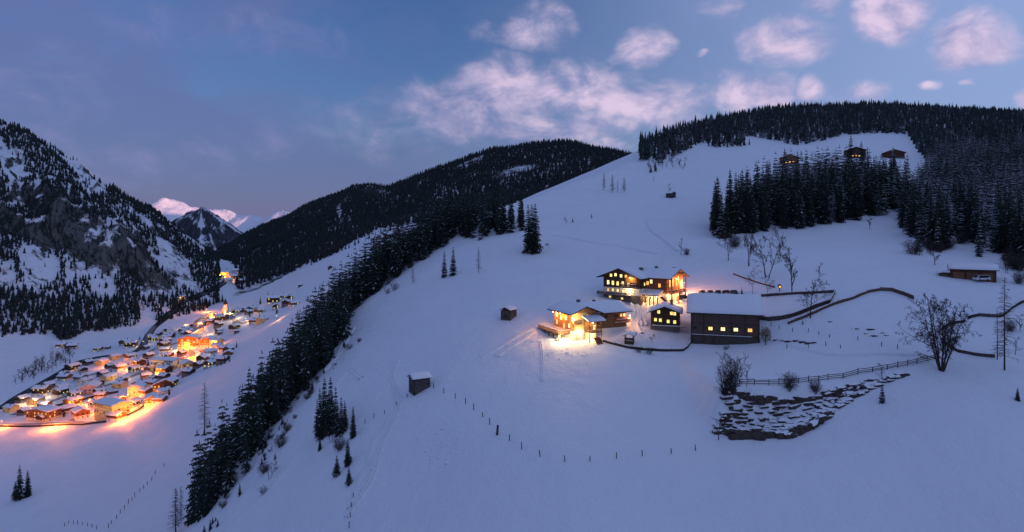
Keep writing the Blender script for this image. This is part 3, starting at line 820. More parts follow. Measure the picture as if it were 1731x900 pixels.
def window(root, M, face, dims, s, z, w=1.0, h=1.25, pane=None, frame=None, name='window'):
    """face F/B/L/R of a w x l block, s metres along it from its middle, z height of the centre"""
    W_, L_ = dims
    pane = pane or M_LIT; frame = frame or M_FRAME
    key = (round(w, 2), round(h, 2), pane.name, frame.name)
    if key not in WIN:
        t = .09
        b = Bag()
        bx(b, -w / 2 - t, -w / 2, -.07, .05, -h / 2 - t, h / 2 + t); bx(b, w / 2, w / 2 + t, -.07, .05, -h / 2 - t, h / 2 + t)
        bx(b, -w / 2, w / 2, -.07, .05, h / 2, h / 2 + t); bx(b, -w / 2 - .04, w / 2 + .04, -.14, .05, -h / 2 - t, -h / 2)
        if w > .7: bx(b, -.03, .03, -.05, .02, -h / 2, h / 2)
        bx(b, -w / 2, -.03, -.045, .015, .18 * h, .18 * h + .05); bx(b, .03, w / 2, -.045, .015, .18 * h, .18 * h + .05)
        p = Bag(); p.add([(-w / 2, -.02, -h / 2), (w / 2, -.02, -h / 2), (w / 2, -.02, h / 2), (-w / 2, -.02, h / 2)], [(0, 1, 2, 3)])
        fo = b.build('window', [frame]); po = p.build('pane', [pane]); WIN[key] = (fo.data, po.data)
        bpy.data.objects.remove(fo); bpy.data.objects.remove(po)
    fm, pm = WIN[key]
    T = {'F': Matrix.Translation((s, -L_ / 2 - .02, z)), 'B': Matrix.Translation((s, L_ / 2 + .02, z)) @ Matrix.Rotation(math.pi, 4, 'Z'),
         'R': Matrix.Translation((W_ / 2 + .02, s, z)) @ Matrix.Rotation(math.pi / 2, 4, 'Z'), 'L': Matrix.Translation((-W_ / 2 - .02, -s, z)) @ Matrix.Rotation(-math.pi / 2, 4, 'Z')}[face]
    o = place_part(name, fm, root); o.matrix_local = M @ T
    place_part('pane', pm, o)
    return o
def lamp(name, loc, power, color=(1, .62, .28), radius=.25, parent=None):
    d = bpy.data.lights.new(name, 'POINT'); d.energy = power; d.color = color; d.shadow_soft_size = radius
    o = bpy.data.objects.new(name, d); COL.objects.link(o); o.location = loc
    if parent: o.parent = parent
    return o
def chimney(root, M, x, y, z0, z1, s=.5, mat=None):
    b = Bag(); bx(b, x - s, x + s, y - s, y + s, z0, z1); bx(b, x - s - .12, x + s + .12, y - s - .12, y + s + .12, z1 + .003, z1 + .2)
    o = b.build('chimney', [mat or M_STONE], root); o.matrix_local = M; return o
def block(root, M, w, l, h, pitch, layers, ov=(1.1, 1.1, 1.3, 1.0), snow=.45, roof=True, gable_mat=None, seed=0):
    """saddle-roofed block. layers: [(part name, material, z0, z1)] boxes, the last one carries the gables"""
    tp = math.tan(R(pitch)); pk = h + w / 2 * tp
    for i, (nm, mt, z0, z1) in enumerate(layers):
        b = Bag()
        if i < len(layers) - 1:
            g_ = .10 if 'stone' in mt.name else .04
            bx(b, -w / 2 - g_, w / 2 + g_, -l / 2 - g_, l / 2 + g_, z0, z1)
        else: gable_prism(b, w, -l / 2, l / 2, z0, h, pk)
        o = b.build(nm, [mt], root); o.matrix_local = M
    if roof:
        b = Bag(); wl, wr = w / 2 + ov[0], w / 2 + ov[1]; y0, y1 = -l / 2 - ov[2], l / 2 + ov[3]
        roof_slabs(b, wl, wr, y0, y1, pk + .25, tp)
        for s_ in (-1, 1):                      # purlins under the gable overhang
            for q in (.0, .5, .97): 
                x = s_ * q * w / 2
                bx(b, x - .1, x + .1, y0 + .15, -l / 2 + .2, pk - abs(x) * tp - .28, pk - abs(x) * tp - .03)
        o = b.build('roof', [M_ROOF], root); o.matrix_local = M
        b = Bag(); snow_blanket(b, wl - .06, wr - .06, y0 + .06, y1 - .06, pk + .25, tp, snow, seed, 16, 10)
        so = b.build('roof_snow', [M_SNOWCAP], root, smooth=True); so.matrix_local = M
    return pk, tp
def balcony(root, M, x0, x1, y0, y1, z, sides, mat, railh=1.0, posts=True, name='balcony'):
    """deck between x0..x1, y0..y1 with a boarded railing on the listed sides"""
    b = Bag(); bx(b, x0, x1, y0, y1, z - .18, z)
    o = b.build(name, [mat], root); o.matrix_local = M
    r = Bag()
    for s_ in sides:
        if s_ in 'FB':
            y = y0 if s_ == 'F' else y1 - .08
            bx(r, x0, x1, y, y + .08, z + railh - .1, z + railh); bx(r, x0, x1, y + .01, y + .07, z + .12, z + .2)
            for x in np.arange(x0 + .15, x1 - .1, .3): bx(r, x, x + .2, y + .02, y + .06, z + .2, z + railh - .1)
        else:
            x = x0 if s_ == 'L' else x1 - .08
            bx(r, x, x + .08, y0 + .085, y1 - .085, z + railh - .1, z + railh); bx(r, x + .01, x + .07, y0 + .085, y1 - .085, z + .12, z + .2)
            for y in np.arange(y0 + .2, y1 - .3, .3): bx(r, x + .02, x + .06, y, y + .2, z + .2, z + railh - .1)
    if r.v: ro = r.build('railing', [mat], o); ro.matrix_local = Matrix()
    sb = Bag(); bx(sb, x0 + .1, x1 - .1, y0 + .1, y1 - .1, z + .003, z + .16)
    for s_ in sides:
        if s_ == 'F': bx(sb, x0, x1, y0 - .01, y0 + .1, z + railh + .003, z + railh + .11)
        if s_ == 'L': bx(sb, x0 - .01, x0 + .1, y0 + .13, y1, z + railh + .003, z + railh + .11)
    so = sb.build('snow_cover', [M_SNOWCAP], o); so.matrix_local = Matrix()
    return o
I4 = Matrix()
def TR(x, y, z, deg): return Matrix.Translation((x, y, z)) @ Matrix.Rotation(R(deg), 4, 'Z')

# ------------------------------------------------------------------ the farm
def small_dark_house():
    p = ground(1124, 560); k = p.y / F
    w, l, h = 8.7, 10.0, 6.0
    e = empty('farmhouse', p, R(-17)); M = TR(0, l / 2, 0, 0)
    block(e, M, w, l, h, 21, [('stone_base', M_STONE, -4, 1.9), ('timber_wall', M_WOOD_DK, 1.9, h)], (1.0, 1.0, 1.4, .8), .5, seed=1)
    D_ = (w, l)
    for (x, z) in ((-1.9, 6.0), (2.0, 5.7), (3.0, 5.6), (-2.9, 3.5), (-1.4, 3.4), (1.0, 3.1), (3.0, 3.0)): window(e, M, 'F', D_, x, z, .8, 1.0)
    window(e, M, 'R', D_, -1.5, 4.0, .8, 1.0, M_GLASS); window(e, M, 'R', D_, 2.0, 4.0, .8, 1.0, M_GLASS)
    chimney(e, M, 1.8, 1.5, h, h + 3.0, .42)
    balcony(e, M, -w / 2 + .3, w / 2 + 2.4, -l / 2 - 1.2, -l / 2 - .12, 1.75, '', M_GREYWOOD)
    prop(e, 'small dark timber farmhouse with seven lit windows in its gable, left of the long barn', 'house')
def long_barn():
    p = ground(1225, 583)
    w, l, h = 15.5, 19.2, 9.7
    e = empty('barn', p, R(-17)); M = TR(0, w / 2, 0, -90)
    # block's R side looks at the camera
    pk, tp = block(e, M, w, l, h, 26, [('stone_base', M_STONE_DK, -5, 2.4), ('board_wall', M_BOARD, 2.4, h)], (1.3, 1.4, 1.2, 1.2), .7, seed=2)
    D_ = (w, l)
    for x in (-4.0, -.5, 3.1, 7.0): window(e, M, 'R', D_, x, 4.6, 1.15, .95, M_LIT_O if x > 5 else (M_LIT_W if -1 < x < 4 else M_LIT), M_BOARD)
    window(e, M, 'R', D_, -8.4, 4.7, .9, .8, M_GLASS, M_BOARD)
    for x in (-9.5, -5.9, 1.9, 5.6, 9.5):
        b = Bag(); bx(b, w / 2 + .003, w / 2 + .16, x - .12, x + .12, 2.68, h - .1); o = b.build('post', [M_WOOD_DK], e); o.matrix_local = M
    b = Bag(); bx(b, w / 2 + .003, w / 2 + .28, -9.5, 9.5, 2.50, 2.66); o = b.build('ledge', [M_WOOD_DK], e); o.matrix_local = M
    b = Bag(); bx(b, w / 2 + .02, w / 2 + .27, -9.4, 7.6, 2.663, 2.78); o = b.build('snow_cover', [M_SNOWCAP], o)
    b = Bag(); bx(b, w / 2 + .003, w / 2 + .10, -9.6, 9.6, 6.1, 6.28); o = b.build('batten', [M_WOOD_DK], e); o.matrix_local = M
    for x in (-9.2, -6.1, -3.1): # weathered shutters and doors low down
        b = Bag(); bx(b, w / 2 + .105, w / 2 + .16, x - .5, x + .5, .3, 2.2); o = b.build('door', [M_WOOD_DK], e); o.matrix_local = M
    prop(e, 'long dark boarded barn with a broad snowy roof and four lit windows', 'barn')
def upper_house():
    p = ground(1050, 509)
    w, l, h = 14.8, 15, 8.7
    e = empty('guest_house', p, R(-41)); M = TR(0, l / 2, 0, 0); D_ = (w, l)
    block(e, M, w, l, h, 21, [('basement_wall', M_GREYWOOD, -5, 2.3), ('plaster_wall', M_PLASTER, 2.3, 4.7), ('timber_wall', M_WOOD_DK, 4.7, h)], (1.9, 1.5, 2.0, .6), .45, seed=3)
    for x, z, m in ((-5.4, 3.7, M_LIT_O), (-3.4, 3.8, M_LIT), (-1.4, 3.7, M_LIT), (1.0, 3.6, M_LIT_W), (2.9, 3.5, M_LIT_W), (4.9, 3.6, M_LIT_W),
                    (-5.4, 6.4, M_LIT_W), (-3.4, 6.3, M_LIT), (-1.4, 6.2, M_LIT), (.7, 6.3, M_LIT), (3.0, 6.0, M_LIT_O), (-4.2, 9.0, M_LIT), (-2.3, 9.3, M_LIT_W), (0, 9.0, M_LIT_W), (2.0, 8.9, M_LIT_O)):
        window(e, M, 'F', D_, x, z, .95 if z > 5 else .85, 1.45 if 5 < z < 8 else 1.05, m)
    for x, z in ((-4.6, 1.2), (.4, .9)): window(e, M, 'F', D_, x, z, .9, .7, M_LIT)
    window(e, M, 'R', D_, -4.0, 6.2, .8, 1.1, M_LIT_W); window(e, M, 'R', D_, -5.2, 3.6, .8, 1.0, M_LIT_W)
    balcony(e, M, -w / 2 - 2.0, w / 2 - 3.5, -l / 2 - 1.5, -l / 2 - .06, 2.15, 'FL', M_WOOD_DK)
    balcony(e, M, .2, w / 2 - .6, -l / 2 - 1.3, -l / 2 - .06, 5.2, 'FLR', M_WOOD_DK)
    b = Bag(); bx(b, 1.8, 6.4, -l / 2 - .05, -l / 2 - .004, 6.7, 8.6)    # lit boarded recess under the eave
    o = b.build('gable_panel', [M_WOOD_LT], e); o.matrix_local = M
    chimney(e, M, 3.6, 0.5, h + .2, h + 2.9, .5); 
    # wing with its gable to the right
    w2, l2, h2 = 12.5, 11.5, 8.4
    M2 = TR(9.8, 4.6 + w2 / 2 - .2, 0.4, 90)
    block(e, M2, w2, l2, h2, 23, [('plaster_wall', M_PLASTER, -4, 2.9), ('timber_wall', M_WOOD_RD, 2.9, h2)], (1.2, 1.2, 2.2, .3), .45, seed=4)
    D2 = (w2, l2)
    for x, z, m in ((-1.6, 6.2, M_LIT_O), (-.2, 6.8, M_LIT_W), (3.0, 5.6, M_LIT_O)): window(e, M2, 'L', D2, x, z, .9, 1.3, m)
    for x in (-4.0, -1.6, 1.0, 3.4): window(e, M2, 'F', D2, x, 6.3, 1.1, 2.6, M_LIT_O)
    for x in (-3.6, -.6, 2.4): window(e, M2, 'F', D2, x, 1.4, 1.7, 1.9, M_LIT_W)
    b = Bag()
    for x in (-5.9, -.5, 4.9): bx(b, x - .2, x + .2, -l2 / 2 - 1.9, -l2 / 2 - 1.5, -2, 9.0 if abs(x) < 2 else 8.0)
    o = b.build('gable_post', [M_WOOD_LT], e); o.matrix_local = M2
    balcony(e, M2, -5.6, 6.2, -l2 / 2 - 1.5, -l2 / 2 - .06, 3.0, 'FLR', M_WOOD_RD)
    chimney(e, M2, -.8, 1.0, h2 + 1.2, h2 + 3.4, .4); chimney(e, M2, 1.0, -5.0, h2 + 1, h2 + 3.2, .35)
    # timber porch in the corner of the two wings
    b = Bag(); px0, px1, py0, py1 = 7.7, 14.0, .8, 4.3
    for x in np.linspace(px0 + .2, px1 - .2, 5):
        bx(b, x - .12, x + .12, py0 + .1, py0 + .34, -.9, 2.5); bar(b, (x, py0 + .2, 1.5), (x + .9, py0 + .2, 2.45), .09)
    bx(b, px0, px1, py0 + .1, py0 + .3, 2.5, 2.7)
    o = b.build('porch_frame', [M_WOOD_RD], e)
    b = Bag(); v = [(px0 - .5, py0 - .7, 2.72), (px1 + .5, py0 - .7, 2.72), (px1 + .5, py1, 4.0), (px0 - .5, py1, 4.0)]
    b.add(v + [(x, y, z + .18) for x, y, z in v], [(3, 2, 1, 0), (4, 5, 6, 7), (0, 1, 5, 4), (1, 2, 6, 5), (2, 3, 7, 6), (3, 0, 4, 7)]); o = b.build('porch_roof', [M_ROOF], e)
    b = Bag(); v = [(x, y, z + .185) for x, y, z in v]
    b.add(v + [(x, y, z + .38) for x, y, z in v], [(4, 5, 6, 7), (0, 1, 5, 4), (1, 2, 6, 5), (2, 3, 7, 6), (3, 0, 4, 7)]); b.build('snow_cover', [M_SNOWCAP], o)
    b = Bag()                                         # outside stair down the right-hand gable
    for i in range(12): bx(b, 16.9 + .42 * i, 17.3 + .42 * i, -3.0, -1.6, 2.9 - .3 * i - .5, 2.9 - .3 * i)
    bar(b, (16.9, -3.0, 4.0), (21.9, -3.0, .6), .07); bar(b, (16.9, -3.0, 3.4), (21.9, -3.0, .0), .05); b.build('stair', [M_WOOD_RD], e)
    prop(e, 'large dark timber guest house uphill with a glowing orange gable wing on its right', 'house')
    for (x, y, z, pw, c) in ((8.6, 2.4, 1.9, 80, (1, .5, .2)), (10.9, 2.4, 1.9, 90, (1, .55, .22)), (13.2, 1.8, 1.9, 80, (1, .5, .2)), (16.9, 5.4, 2.4, 230, (1, .46, .12)), (17.0, 10.0, 2.4, 260, (1, .46, .12)),
                             (17.0, 9.0, 8.0, 360, (1, .42, .12)), (3.4, -1.2, 4.2, 150, (1, .7, .3)), (4.2, -1.1, 8.3, 90, (1, .6, .2)), (16.6, 16.6, 6.0, 1500, (1, .36, .16))):
        b = Bag(); bx(b, -.13, .13, -.13, .13, .27, .45); o = b.build('ceiling_lamp', [M_BULB], e); o.location = (x, y, z)
        lamp('lamp_light', (0, 0, -.05), pw, c, .2, o)
def lower_house():
    p = ground(968, 577)                              # its near left corner
    e = empty('chalet', p, R(25)); w, l, h = 8.6, 11.5, 8.5
    M = TR(w / 2, l / 2, 0, 0); D_ = (w, l)
    pk, tp = block(e, M, w, l, h, 21, [('plaster_wall', M_PLASTER, -4, 3.0), ('timber_wall', M_WOOD_LT, 3.0, h)], (1.5, 2.4, 1.5, 2.0), .5, seed=5)
    b = Bag(); bx(b, .6 - w / 2, 3.9 - w / 2 + 1.0, -l / 2 - .06, -l / 2 - .004, 3.0, 8.4); o = b.build('plaster_panel', [M_PLASTER_Y], e); o.matrix_local = M
    for x, z, m in ((0.6, 7.1, M_LIT_O), (-1.9, 4.6, M_LIT), (2.8, 6.9, M_GLASS), (3.4, 3.6, M_LIT_W)): window(e, M, 'F', D_, x, z, 1.0, 1.5, m)
    window(e, M, 'F', D_, .4, 1.2, 1.6, 2.0, M_LIT_W); window(e, M, 'F', D_, -2.6, 1.2, .9, 2.0, M_LIT_O)
    for x, z in ((-3.8, 6.9), (-1.2, 6.2), (1.8, 6.5), (-3.9, 4.5), (.6, 3.9), (3.7, 4.4)): window(e, M, 'L', D_, x, z, .9, 1.2, M_LIT_W if x > 1 or z > 6 else M_LIT_O, M_FRAME_W)
    w2, l2, h2 = 10.5, 13.0, 7.2
    M2 = TR(w + l2 / 2 - .8, 1.5 + w2 / 2, 0.8, 90)
    block(e, M2, w2, l2, h2, 21, [('plaster_wall', M_PLASTER, -5, 2.0), ('timber_wall', M_WOOD_MD, 2.0, h2)], (1.3, 1.3, 1.6, 4.4), .5, seed=6)
    D2 = (w2, l2)
    for x, z, m in ((-3.5, 5.6, M_GLASS), (-1.3, 5.6, M_GLASS)): window(e, M2, 'L', D2, x, z, .9, 1.1, m)
    for x, z, m in ((2.6, 5.4, M_GLASS), (4.4, 5.6, M_LIT_O), (5.6, 5.6, M_LIT_W)): window(e, M2, 'L', D2, x, z, .8, 1.2, m)
    for x in (-3.4, 0, 3.2): window(e, M2, 'F', D2, x, 5.2, 1.1, 1.6, M_LIT_O)
    b = Bag(); bx(b, -w2 / 2 - .06, -w2 / 2 - .004, -l2 / 2 - .0 + .1, -l2 / 2 + 4.6, 4.6, 5.3); o = b.build('red_panel', [M_WOOD_RD], e); o.matrix_local = M2
    balcony(e, M2, -w2 / 2 - 1.2, -w2 / 2 - .06, -l2 / 2, -l2 / 2 + 4.6, 3.6, 'L', M_WOOD_RD); balcony(e, M2, -w2 / 2 - .6, w2 / 2, -l2 / 2 - 1.2, -l2 / 2 - .06, 3.6, 'FL', M_WOOD_RD)
    chimney(e, M, 2.4, 2.0, h + .4, h + 2.7, .45); chimney(e, M2, 1.5, 1.5, h2 + 1.2, h2 + 2.8, .35)
    # tall timber porch before the gable
    b = Bag(); x0, x1, y0, y1 = 4.0, 8.4, -3.1, -.05
    for x in (x0, x1 - .2):
        for y in (y0, y1 - .35): bx(b, x, x + .2, y, y + .2, -1.6, 6.2)
    for z in (2.7, 4.3):
        bx(b, x0, x1, y0 + .01, y0 + .15, z, z + .16); bx(b, x0 + .01, x0 + .15, y0 + .2, y1 - .3, z, z + .16); bx(b, x1 - .15, x1 - .01, y0 + .2, y1 - .3, z, z + .16)
    for x in np.arange(x0 + .35, x1 - .3, .45): bx(b, x, x + .12, y0 + .04, y0 + .12, 2.86, 4.3)
    b.build('porch_frame', [M_WOOD_MD], e)
    b = Bag(); bx(b, x0 + .25, x1 - .25, y0 + .2, y1, 2.5, 2.69); b.build('porch_floor', [M_WOOD_MD], e)
    b = Bag(); v = [(x0 - .9, y0 - .9, 5.9), (x1 + .9, y0 - .9, 5.9), (x1 + .9, y1, 7.0), (x0 - .9, y1, 7.0)]
    b.add(v + [(x, y, z + .2) for x, y, z in v], [(3, 2, 1, 0), (4, 5, 6, 7), (0, 1, 5, 4), (1, 2, 6, 5), (2, 3, 7, 6), (3, 0, 4, 7)]); o = b.build('porch_roof', [M_ROOF], e)
    b = Bag(); v = [(x, y, z + .205) for x, y, z in v]
    b.add(v + [(x, y, z + .42) for x, y, z in v], [(4, 5, 6, 7), (0, 1, 5, 4), (1, 2, 6, 5), (2, 3, 7, 6), (3, 0, 4, 7)]); b.build('snow_cover', [M_SNOWCAP], o)
    b = Bag()
    for i in range(7): bx(b, 5.4 + .0, 7.6, -3.6 - .4 * i, -3.25 - .4 * i, 1.2 - .35 * i - .4, 1.2 - .35 * i)
    b.build('stair', [M_WOOD_RD], e)
    # long terrace along the left wall
    t = balcony(e, I4, -4.2, -.08, 1.2, 15.0, 2.1, 'LF', M_WOOD_LT, 1.1, name='terrace')
    b = Bag()
    for y in (1.4, 4.5, 7.6, 10.7, 14.6): bx(b, -4.1, -3.85, y, y + .25, -4, 1.9)
    b.build('terrace_post', [M_WOOD_DK], t)
    balcony(e, I4, -.3, 2.6, -1.3, -.07, 5.4, 'FLR', M_WOOD_LT)
    prop(e, 'chalet with a golden floodlit gable and terrace beside bright snow, nearest the open slope', 'house')
    for (x, y, z, pw, c) in ((-.9, -1.3, 6.9, 500, (1, .66, .28)), (2.0, -1.1, 2.9, 170, (1, .66, .30)), (6.2, -1.6, 2.1, 150, (1, .58, .24)), (6.2, -1.5, 5.0, 80, (1, .55, .24)), (-1.25, 5.5, 7.4, 330, (1, .36, .07)), (-1.25, 10, 7.4, 240, (1, .36, .07)), (21.4, .6, 6.0, 130, (1, .45, .15)), (22.0, 5.0, 6.2, 260, (1, .42, .15)), (-4.0, .95, 1.3, 320, (1, .72, .36))):
        b = Bag(); bx(b, -.12, .12, -.12, .12, .27, .42); o = b.build('wall_lamp', [M_BULB], e); o.location = (x, y, z)
        lamp('lamp_light', (0, 0, -.05), pw, c, .2, o)
small_dark_house(); long_barn(); upper_house(); lower_house()
# ------------------------------------------------------------------ village: roads, river, houses, lamps
def catmull(pts, step):
    pts = [np.array(p, float) for p in pts]; P_ = [2 * pts[0] - pts[1]] + pts + [2 * pts[-1] - pts[-2]]; out = []
    for i in range(1, len(P_) - 2):
        n = max(1, int(np.linalg.norm(P_[i + 1] - P_[i]) / step))
        for k in range(n):
            t = k / n; a, b, c, d = P_[i - 1], P_[i], P_[i + 1], P_[i + 2]
            out.append(.5 * (2 * b + (c - a) * t + (2 * a - 5 * b + 4 * c - d) * t * t + (3 * b - a - 3 * c + d) * t ** 3))
    out.append(pts[-1]); return out
def draped(px, step=8):
    g = [ground(*p) for p in px]; g = [q for q in g if q is not None]
    pl = catmull([(q.x, q.y) for q in g], 3.0)
    return np.array(pl)
def ribbon(name, pl, width, mat, prof=((-1, .05), (1, .05)), kind='structure', smooth=True, seg=None):
    """strip following the land along a plan line; prof = (side, lift) across"""
    pl = np.asarray(pl, float)
    t = np.gradient(pl, axis=0); t /= np.linalg.norm(t, axis=1, keepdims=True) + 1e-9
    n = np.stack([t[:, 1], -t[:, 0]], 1); rows = []
    for s, lift in prof:
        q = pl + n * s * width / 2
        rows.append(np.stack([q[:, 0], q[:, 1], height(q[:, 0], q[:, 1]) + lift], 1))
    k = len(prof); v = np.stack(rows, 1).reshape(-1, 3); i = np.arange(len(pl) - 1)
    f = np.concatenate([np.stack([i * k + j, i * k + j + 1, (i + 1) * k + j + 1, (i + 1) * k + j], 1)[:, ::-1] for j in range(k - 1)])
    o = mesh_np(name, v, f, [mat], smooth=smooth); prop(o, kind=kind); return o
M_ROAD = plainmat('packed_snow_road', (.26, .25, .25), .8, .3, .3)
M_WATER = material('dark_river', lambda g, b: (setattr(b.inputs['Base Color'], 'default_value', (.020, .026, .032, 1)), setattr(b.inputs['Roughness'], 'default_value', .22)))
M_BANKROCK = plainmat('dark_bank', (.045, .042, .042), .95, .4, .5)
ROADS = [[(0, 719), (60, 718), (130, 715), (190, 708), (235, 690), (262, 668), (290, 645), (318, 620), (325, 600), (312, 585), (318, 570), (345, 562)],
         [(20, 702), (70, 684), (120, 668), (180, 652), (215, 640), (250, 625), (285, 612), (318, 604)], [(120, 712), (150, 700), (190, 688), (235, 676), (262, 666)],
         [(325, 560), (350, 545), (372, 540), (395, 540), (420, 545)], [(318, 572), (340, 560), (330, 548), (350, 534), (380, 528)], [(130, 640), (200, 622), (240, 606), (262, 590), (300, 580)]]
RPL = []
for r_ in ROADS:
    pl = draped(r_); RPL.append(pl); ribbon('road', pl, 6.5, M_ROAD, ((-1, .10), (0, .30), (1, .10)))
RIVER = [(0, 693), (30, 672), (60, 655), (100, 632), (135, 612), (175, 603), (215, 600), (238, 588), (248, 572), (262, 553), (282, 535), (300, 522), (302, 512), (316, 506), (345, 496), (370, 484), (385, 474)]
rpl = draped(RIVER)
ribbon('river', rpl, 6.5, M_WATER, ((-1, .30), (1, .30)))
for s_ in (-1, 1): ribbon('riverbank', rpl + 0, 11, M_BANKROCK, ((.56 * s_, .15), (.68 * s_, .75), (1.0 * s_, -.3)) if s_ > 0 else ((-1.0, -.3), (-.68, .75), (-.56, .15)))
# kerb wall along the lower road
def wall_along(name, px, h, th, mat, label, cat, snow=True, group=None, step=3.0):
    g = [ground(*p) for p in px]; pl = np.array(catmull([(q.x, q.y) for q in g], step))
    t = np.gradient(pl, axis=0); t /= np.linalg.norm(t, axis=1, keepdims=True); n = np.stack([t[:, 1], -t[:, 0]], 1)
    z = height(pl[:, 0], pl[:, 1])
    def strip(nm, w_, z0, z1, m, parent):
        rows = []
        for s, dz in ((-1, z0), (-1, z1), (1, z1), (1, z0)):
            q = pl + n * s * w_ / 2; rows.append(np.stack([q[:, 0], q[:, 1], z + dz], 1))
        v = np.stack(rows, 1).reshape(-1, 3); i = np.arange(len(pl) - 1)
        f = np.concatenate([np.stack([i * 4 + j, i * 4 + (j + 1) % 4, (i + 1) * 4 + (j + 1) % 4, (i + 1) * 4 + j], 1) for j in range(4)])
        e0 = len(v) - 4; f = np.concatenate([f, [[3, 2, 1, 0]], [[e0, e0 + 1, e0 + 2, e0 + 3]]])
        return mesh_np(nm, v, f, [m], parent=parent)
    e = empty(name, (0, 0, 0)); strip('wall', th, -.6, h, mat, e)
    if snow: strip('snow_cover', th + .06, h + .003, h + .22, M_SNOWCAP, e)
    prop(e, label, cat, group); return e
wall_along('retaining_wall', [(0, 722), (60, 722), (130, 719), (190, 712), (232, 695), (256, 676)], 1.7, .5, M_BANKROCK, 'dark retaining wall along the lower edge of the village road', 'wall')
wall_along('retaining_wall', [(85, 690), (130, 680), (160, 672), (200, 664)], 2.2, .5, M_BANKROCK, 'dark wall above the yellow hotel with glowing snow along it', 'wall')

def village_proto(i, w, l, h, pitch, lower, upper, lit, pane, zsplit=2.9):
    e = empty('village_house')
    block(e, I4, w, l, h, pitch, [('plaster_wall', lower, -4, zsplit), ('upper_wall', upper, zsplit, h)], (.9, .9, 1.0, .8), .5, seed=20 + i)
    k = 0
    for z in ([1.6, 4.4] if h < 7.5 else [1.6, 4.4, 7.2]):
        for f, L_ in (('F', w), ('L', l), ('R', l)):
            for s in ((-.28, .28) if L_ < 14 else (-.33, 0, .33)):
                k += 1
                window(e, I4, f, (w, l), s * L_, z, 1.1, 1.3, pane if (k * 7 + i * 3) % 10 < lit else M_GLASS)
    chimney(e, I4, w * .2, l * .1, h, h + w * .25 + 1.0, .4)
    return e
PROTO = [village_proto(0, 9.5, 12, 5.8, 24, M_PLASTER, M_WOOD_MD, 3, M_LIT), village_proto(1, 10, 13, 6.0, 26, M_PLASTER, M_PLASTER, 2, M_LIT_O), village_proto(2, 9, 11, 5.6, 24, M_PLASTER_G, M_WOOD_DK, 4, M_LIT_W),
         village_proto(3, 11, 15, 8.6, 22, M_PLASTER, M_WOOD_DK, 4, M_LIT), village_proto(4, 8.5, 10, 5.4, 28, M_STONE, M_WOOD_DK, 0, M_LIT), village_proto(5, 11, 14, 6.2, 22, M_PLASTER_Y, M_PLASTER_Y, 5, M_LIT_O)]
PLOOK = ['white and brown', 'all white plastered', 'grey timber topped', 'tall white and dark timber', 'unlit dark timber', 'yellow plastered']
used = [False] * len(PROTO); HOUSES = []
def put_house(k, x, y, rz, sc=1.0):
    e = PROTO[k] if not used[k] else copy_tree(PROTO[k]); used[k] = True
    e.location = (x, y, hz(x, y) - .2); e.rotation_euler = (0, 0, rz); e.scale = (sc,) * 3
    HOUSES.append((e, k)); return e
# landmark buildings
def landmark(name, px, rz, w, l, h, pitch, layers, rows, wins, label, cat='house', pane=None, snow=.5, faces='FLR', ww=1.2, wh=1.4):
    p = ground(*px); e = empty(name, (p.x, p.y, p.z), R(rz)); M = TR(0, l / 2, 0, 0)
    block(e, M, w, l, h, pitch, layers, (.9, .9, .9, .9), snow, seed=len(label))
    r = random.Random(len(label))
    for f in faces:
        L_ = w if f == 'F' else l
        n = max(2, int(L_ / wins))
        for z in rows:
            for i in range(n):
                window(e, M, f, (w, l), (i + .5 - n / 2) * L_ / n, z, ww, wh, (pane or M_LIT) if r.random() < .62 else M_GLASS)
    prop(e, label, cat); return e
LM = []
def site(u, v, rad): g = ground(u, v); LM.append((g.x, g.y, rad)); return g
for q_ in ((180, 708), (215, 712), (232, 702), (160, 710)): site(*q_, 13)      # keep the forecourt clear
h_ = landmark('hotel', (205, 706), 62, 15, 27, 11.5, 13, [('plaster_wall', M_PLASTER_Y, -4, 3), ('upper_wall', M_PLASTER_Y, 3, 11.5)], [1.6, 4.5, 7.4, 10.0], 3.2, 'large yellow hotel block glowing orange beside the lower village road', 'hotel', M_LIT_O); site(197, 690, 26)
landmark('apartment_block', (62, 713), -12, 24, 13, 9.0, 10, [('plaster_wall', M_PLASTER_G, -4, 3), ('upper_wall', M_WOOD_MD, 3, 9.0)], [1.6, 4.6, 7.4], 3.6, 'flat roofed brown apartment block with balconies at the lower left end of the village', 'apartment block', M_LIT_O); site(60, 705, 22)
landmark('village_inn', (148, 668), 20, 15, 18, 7.5, 22, [('plaster_wall', M_PLASTER_P, -4, 2.8), ('upper_wall', M_PLASTER_P, 2.8, 7.5)], [1.6, 4.6], 3.2, 'pale pink inn with many dark windows in the middle of the lower village', 'inn', M_GLASS); site(148, 662, 20)
landmark('town_house', (227, 672), 10, 12, 12, 9.5, 22, [('plaster_wall', M_PLASTER_P, -4, 3), ('upper_wall', M_PLASTER_P, 3, 9.5)], [1.8, 4.8, 7.6], 4, 'tall pink cube shaped town house behind the yellow hotel', 'house', M_LIT_O); site(227, 665, 14)
landmark('gabled_house', (140, 708), 48, 11, 15, 6.0, 24, [('plaster_wall', M_PLASTER, -4, 2.8), ('upper_wall', M_WOOD_RD, 2.8, 6.0)], [1.5, 4.4], 3.5, 'house with a reddish timber gable left of the yellow hotel', 'house', M_GLASS); site(138, 700, 15)
landmark('roadside_house', (258, 687), 30, 12, 13, 6.5, 23, [('plaster_wall', M_PLASTER, -4, 2.9), ('upper_wall', M_WOOD_MD, 2.9, 6.5)], [1.6, 4.6], 3, 'brown gabled house at the roadside right of the yellow hotel', 'house', M_LIT_O); site(258, 680, 14)
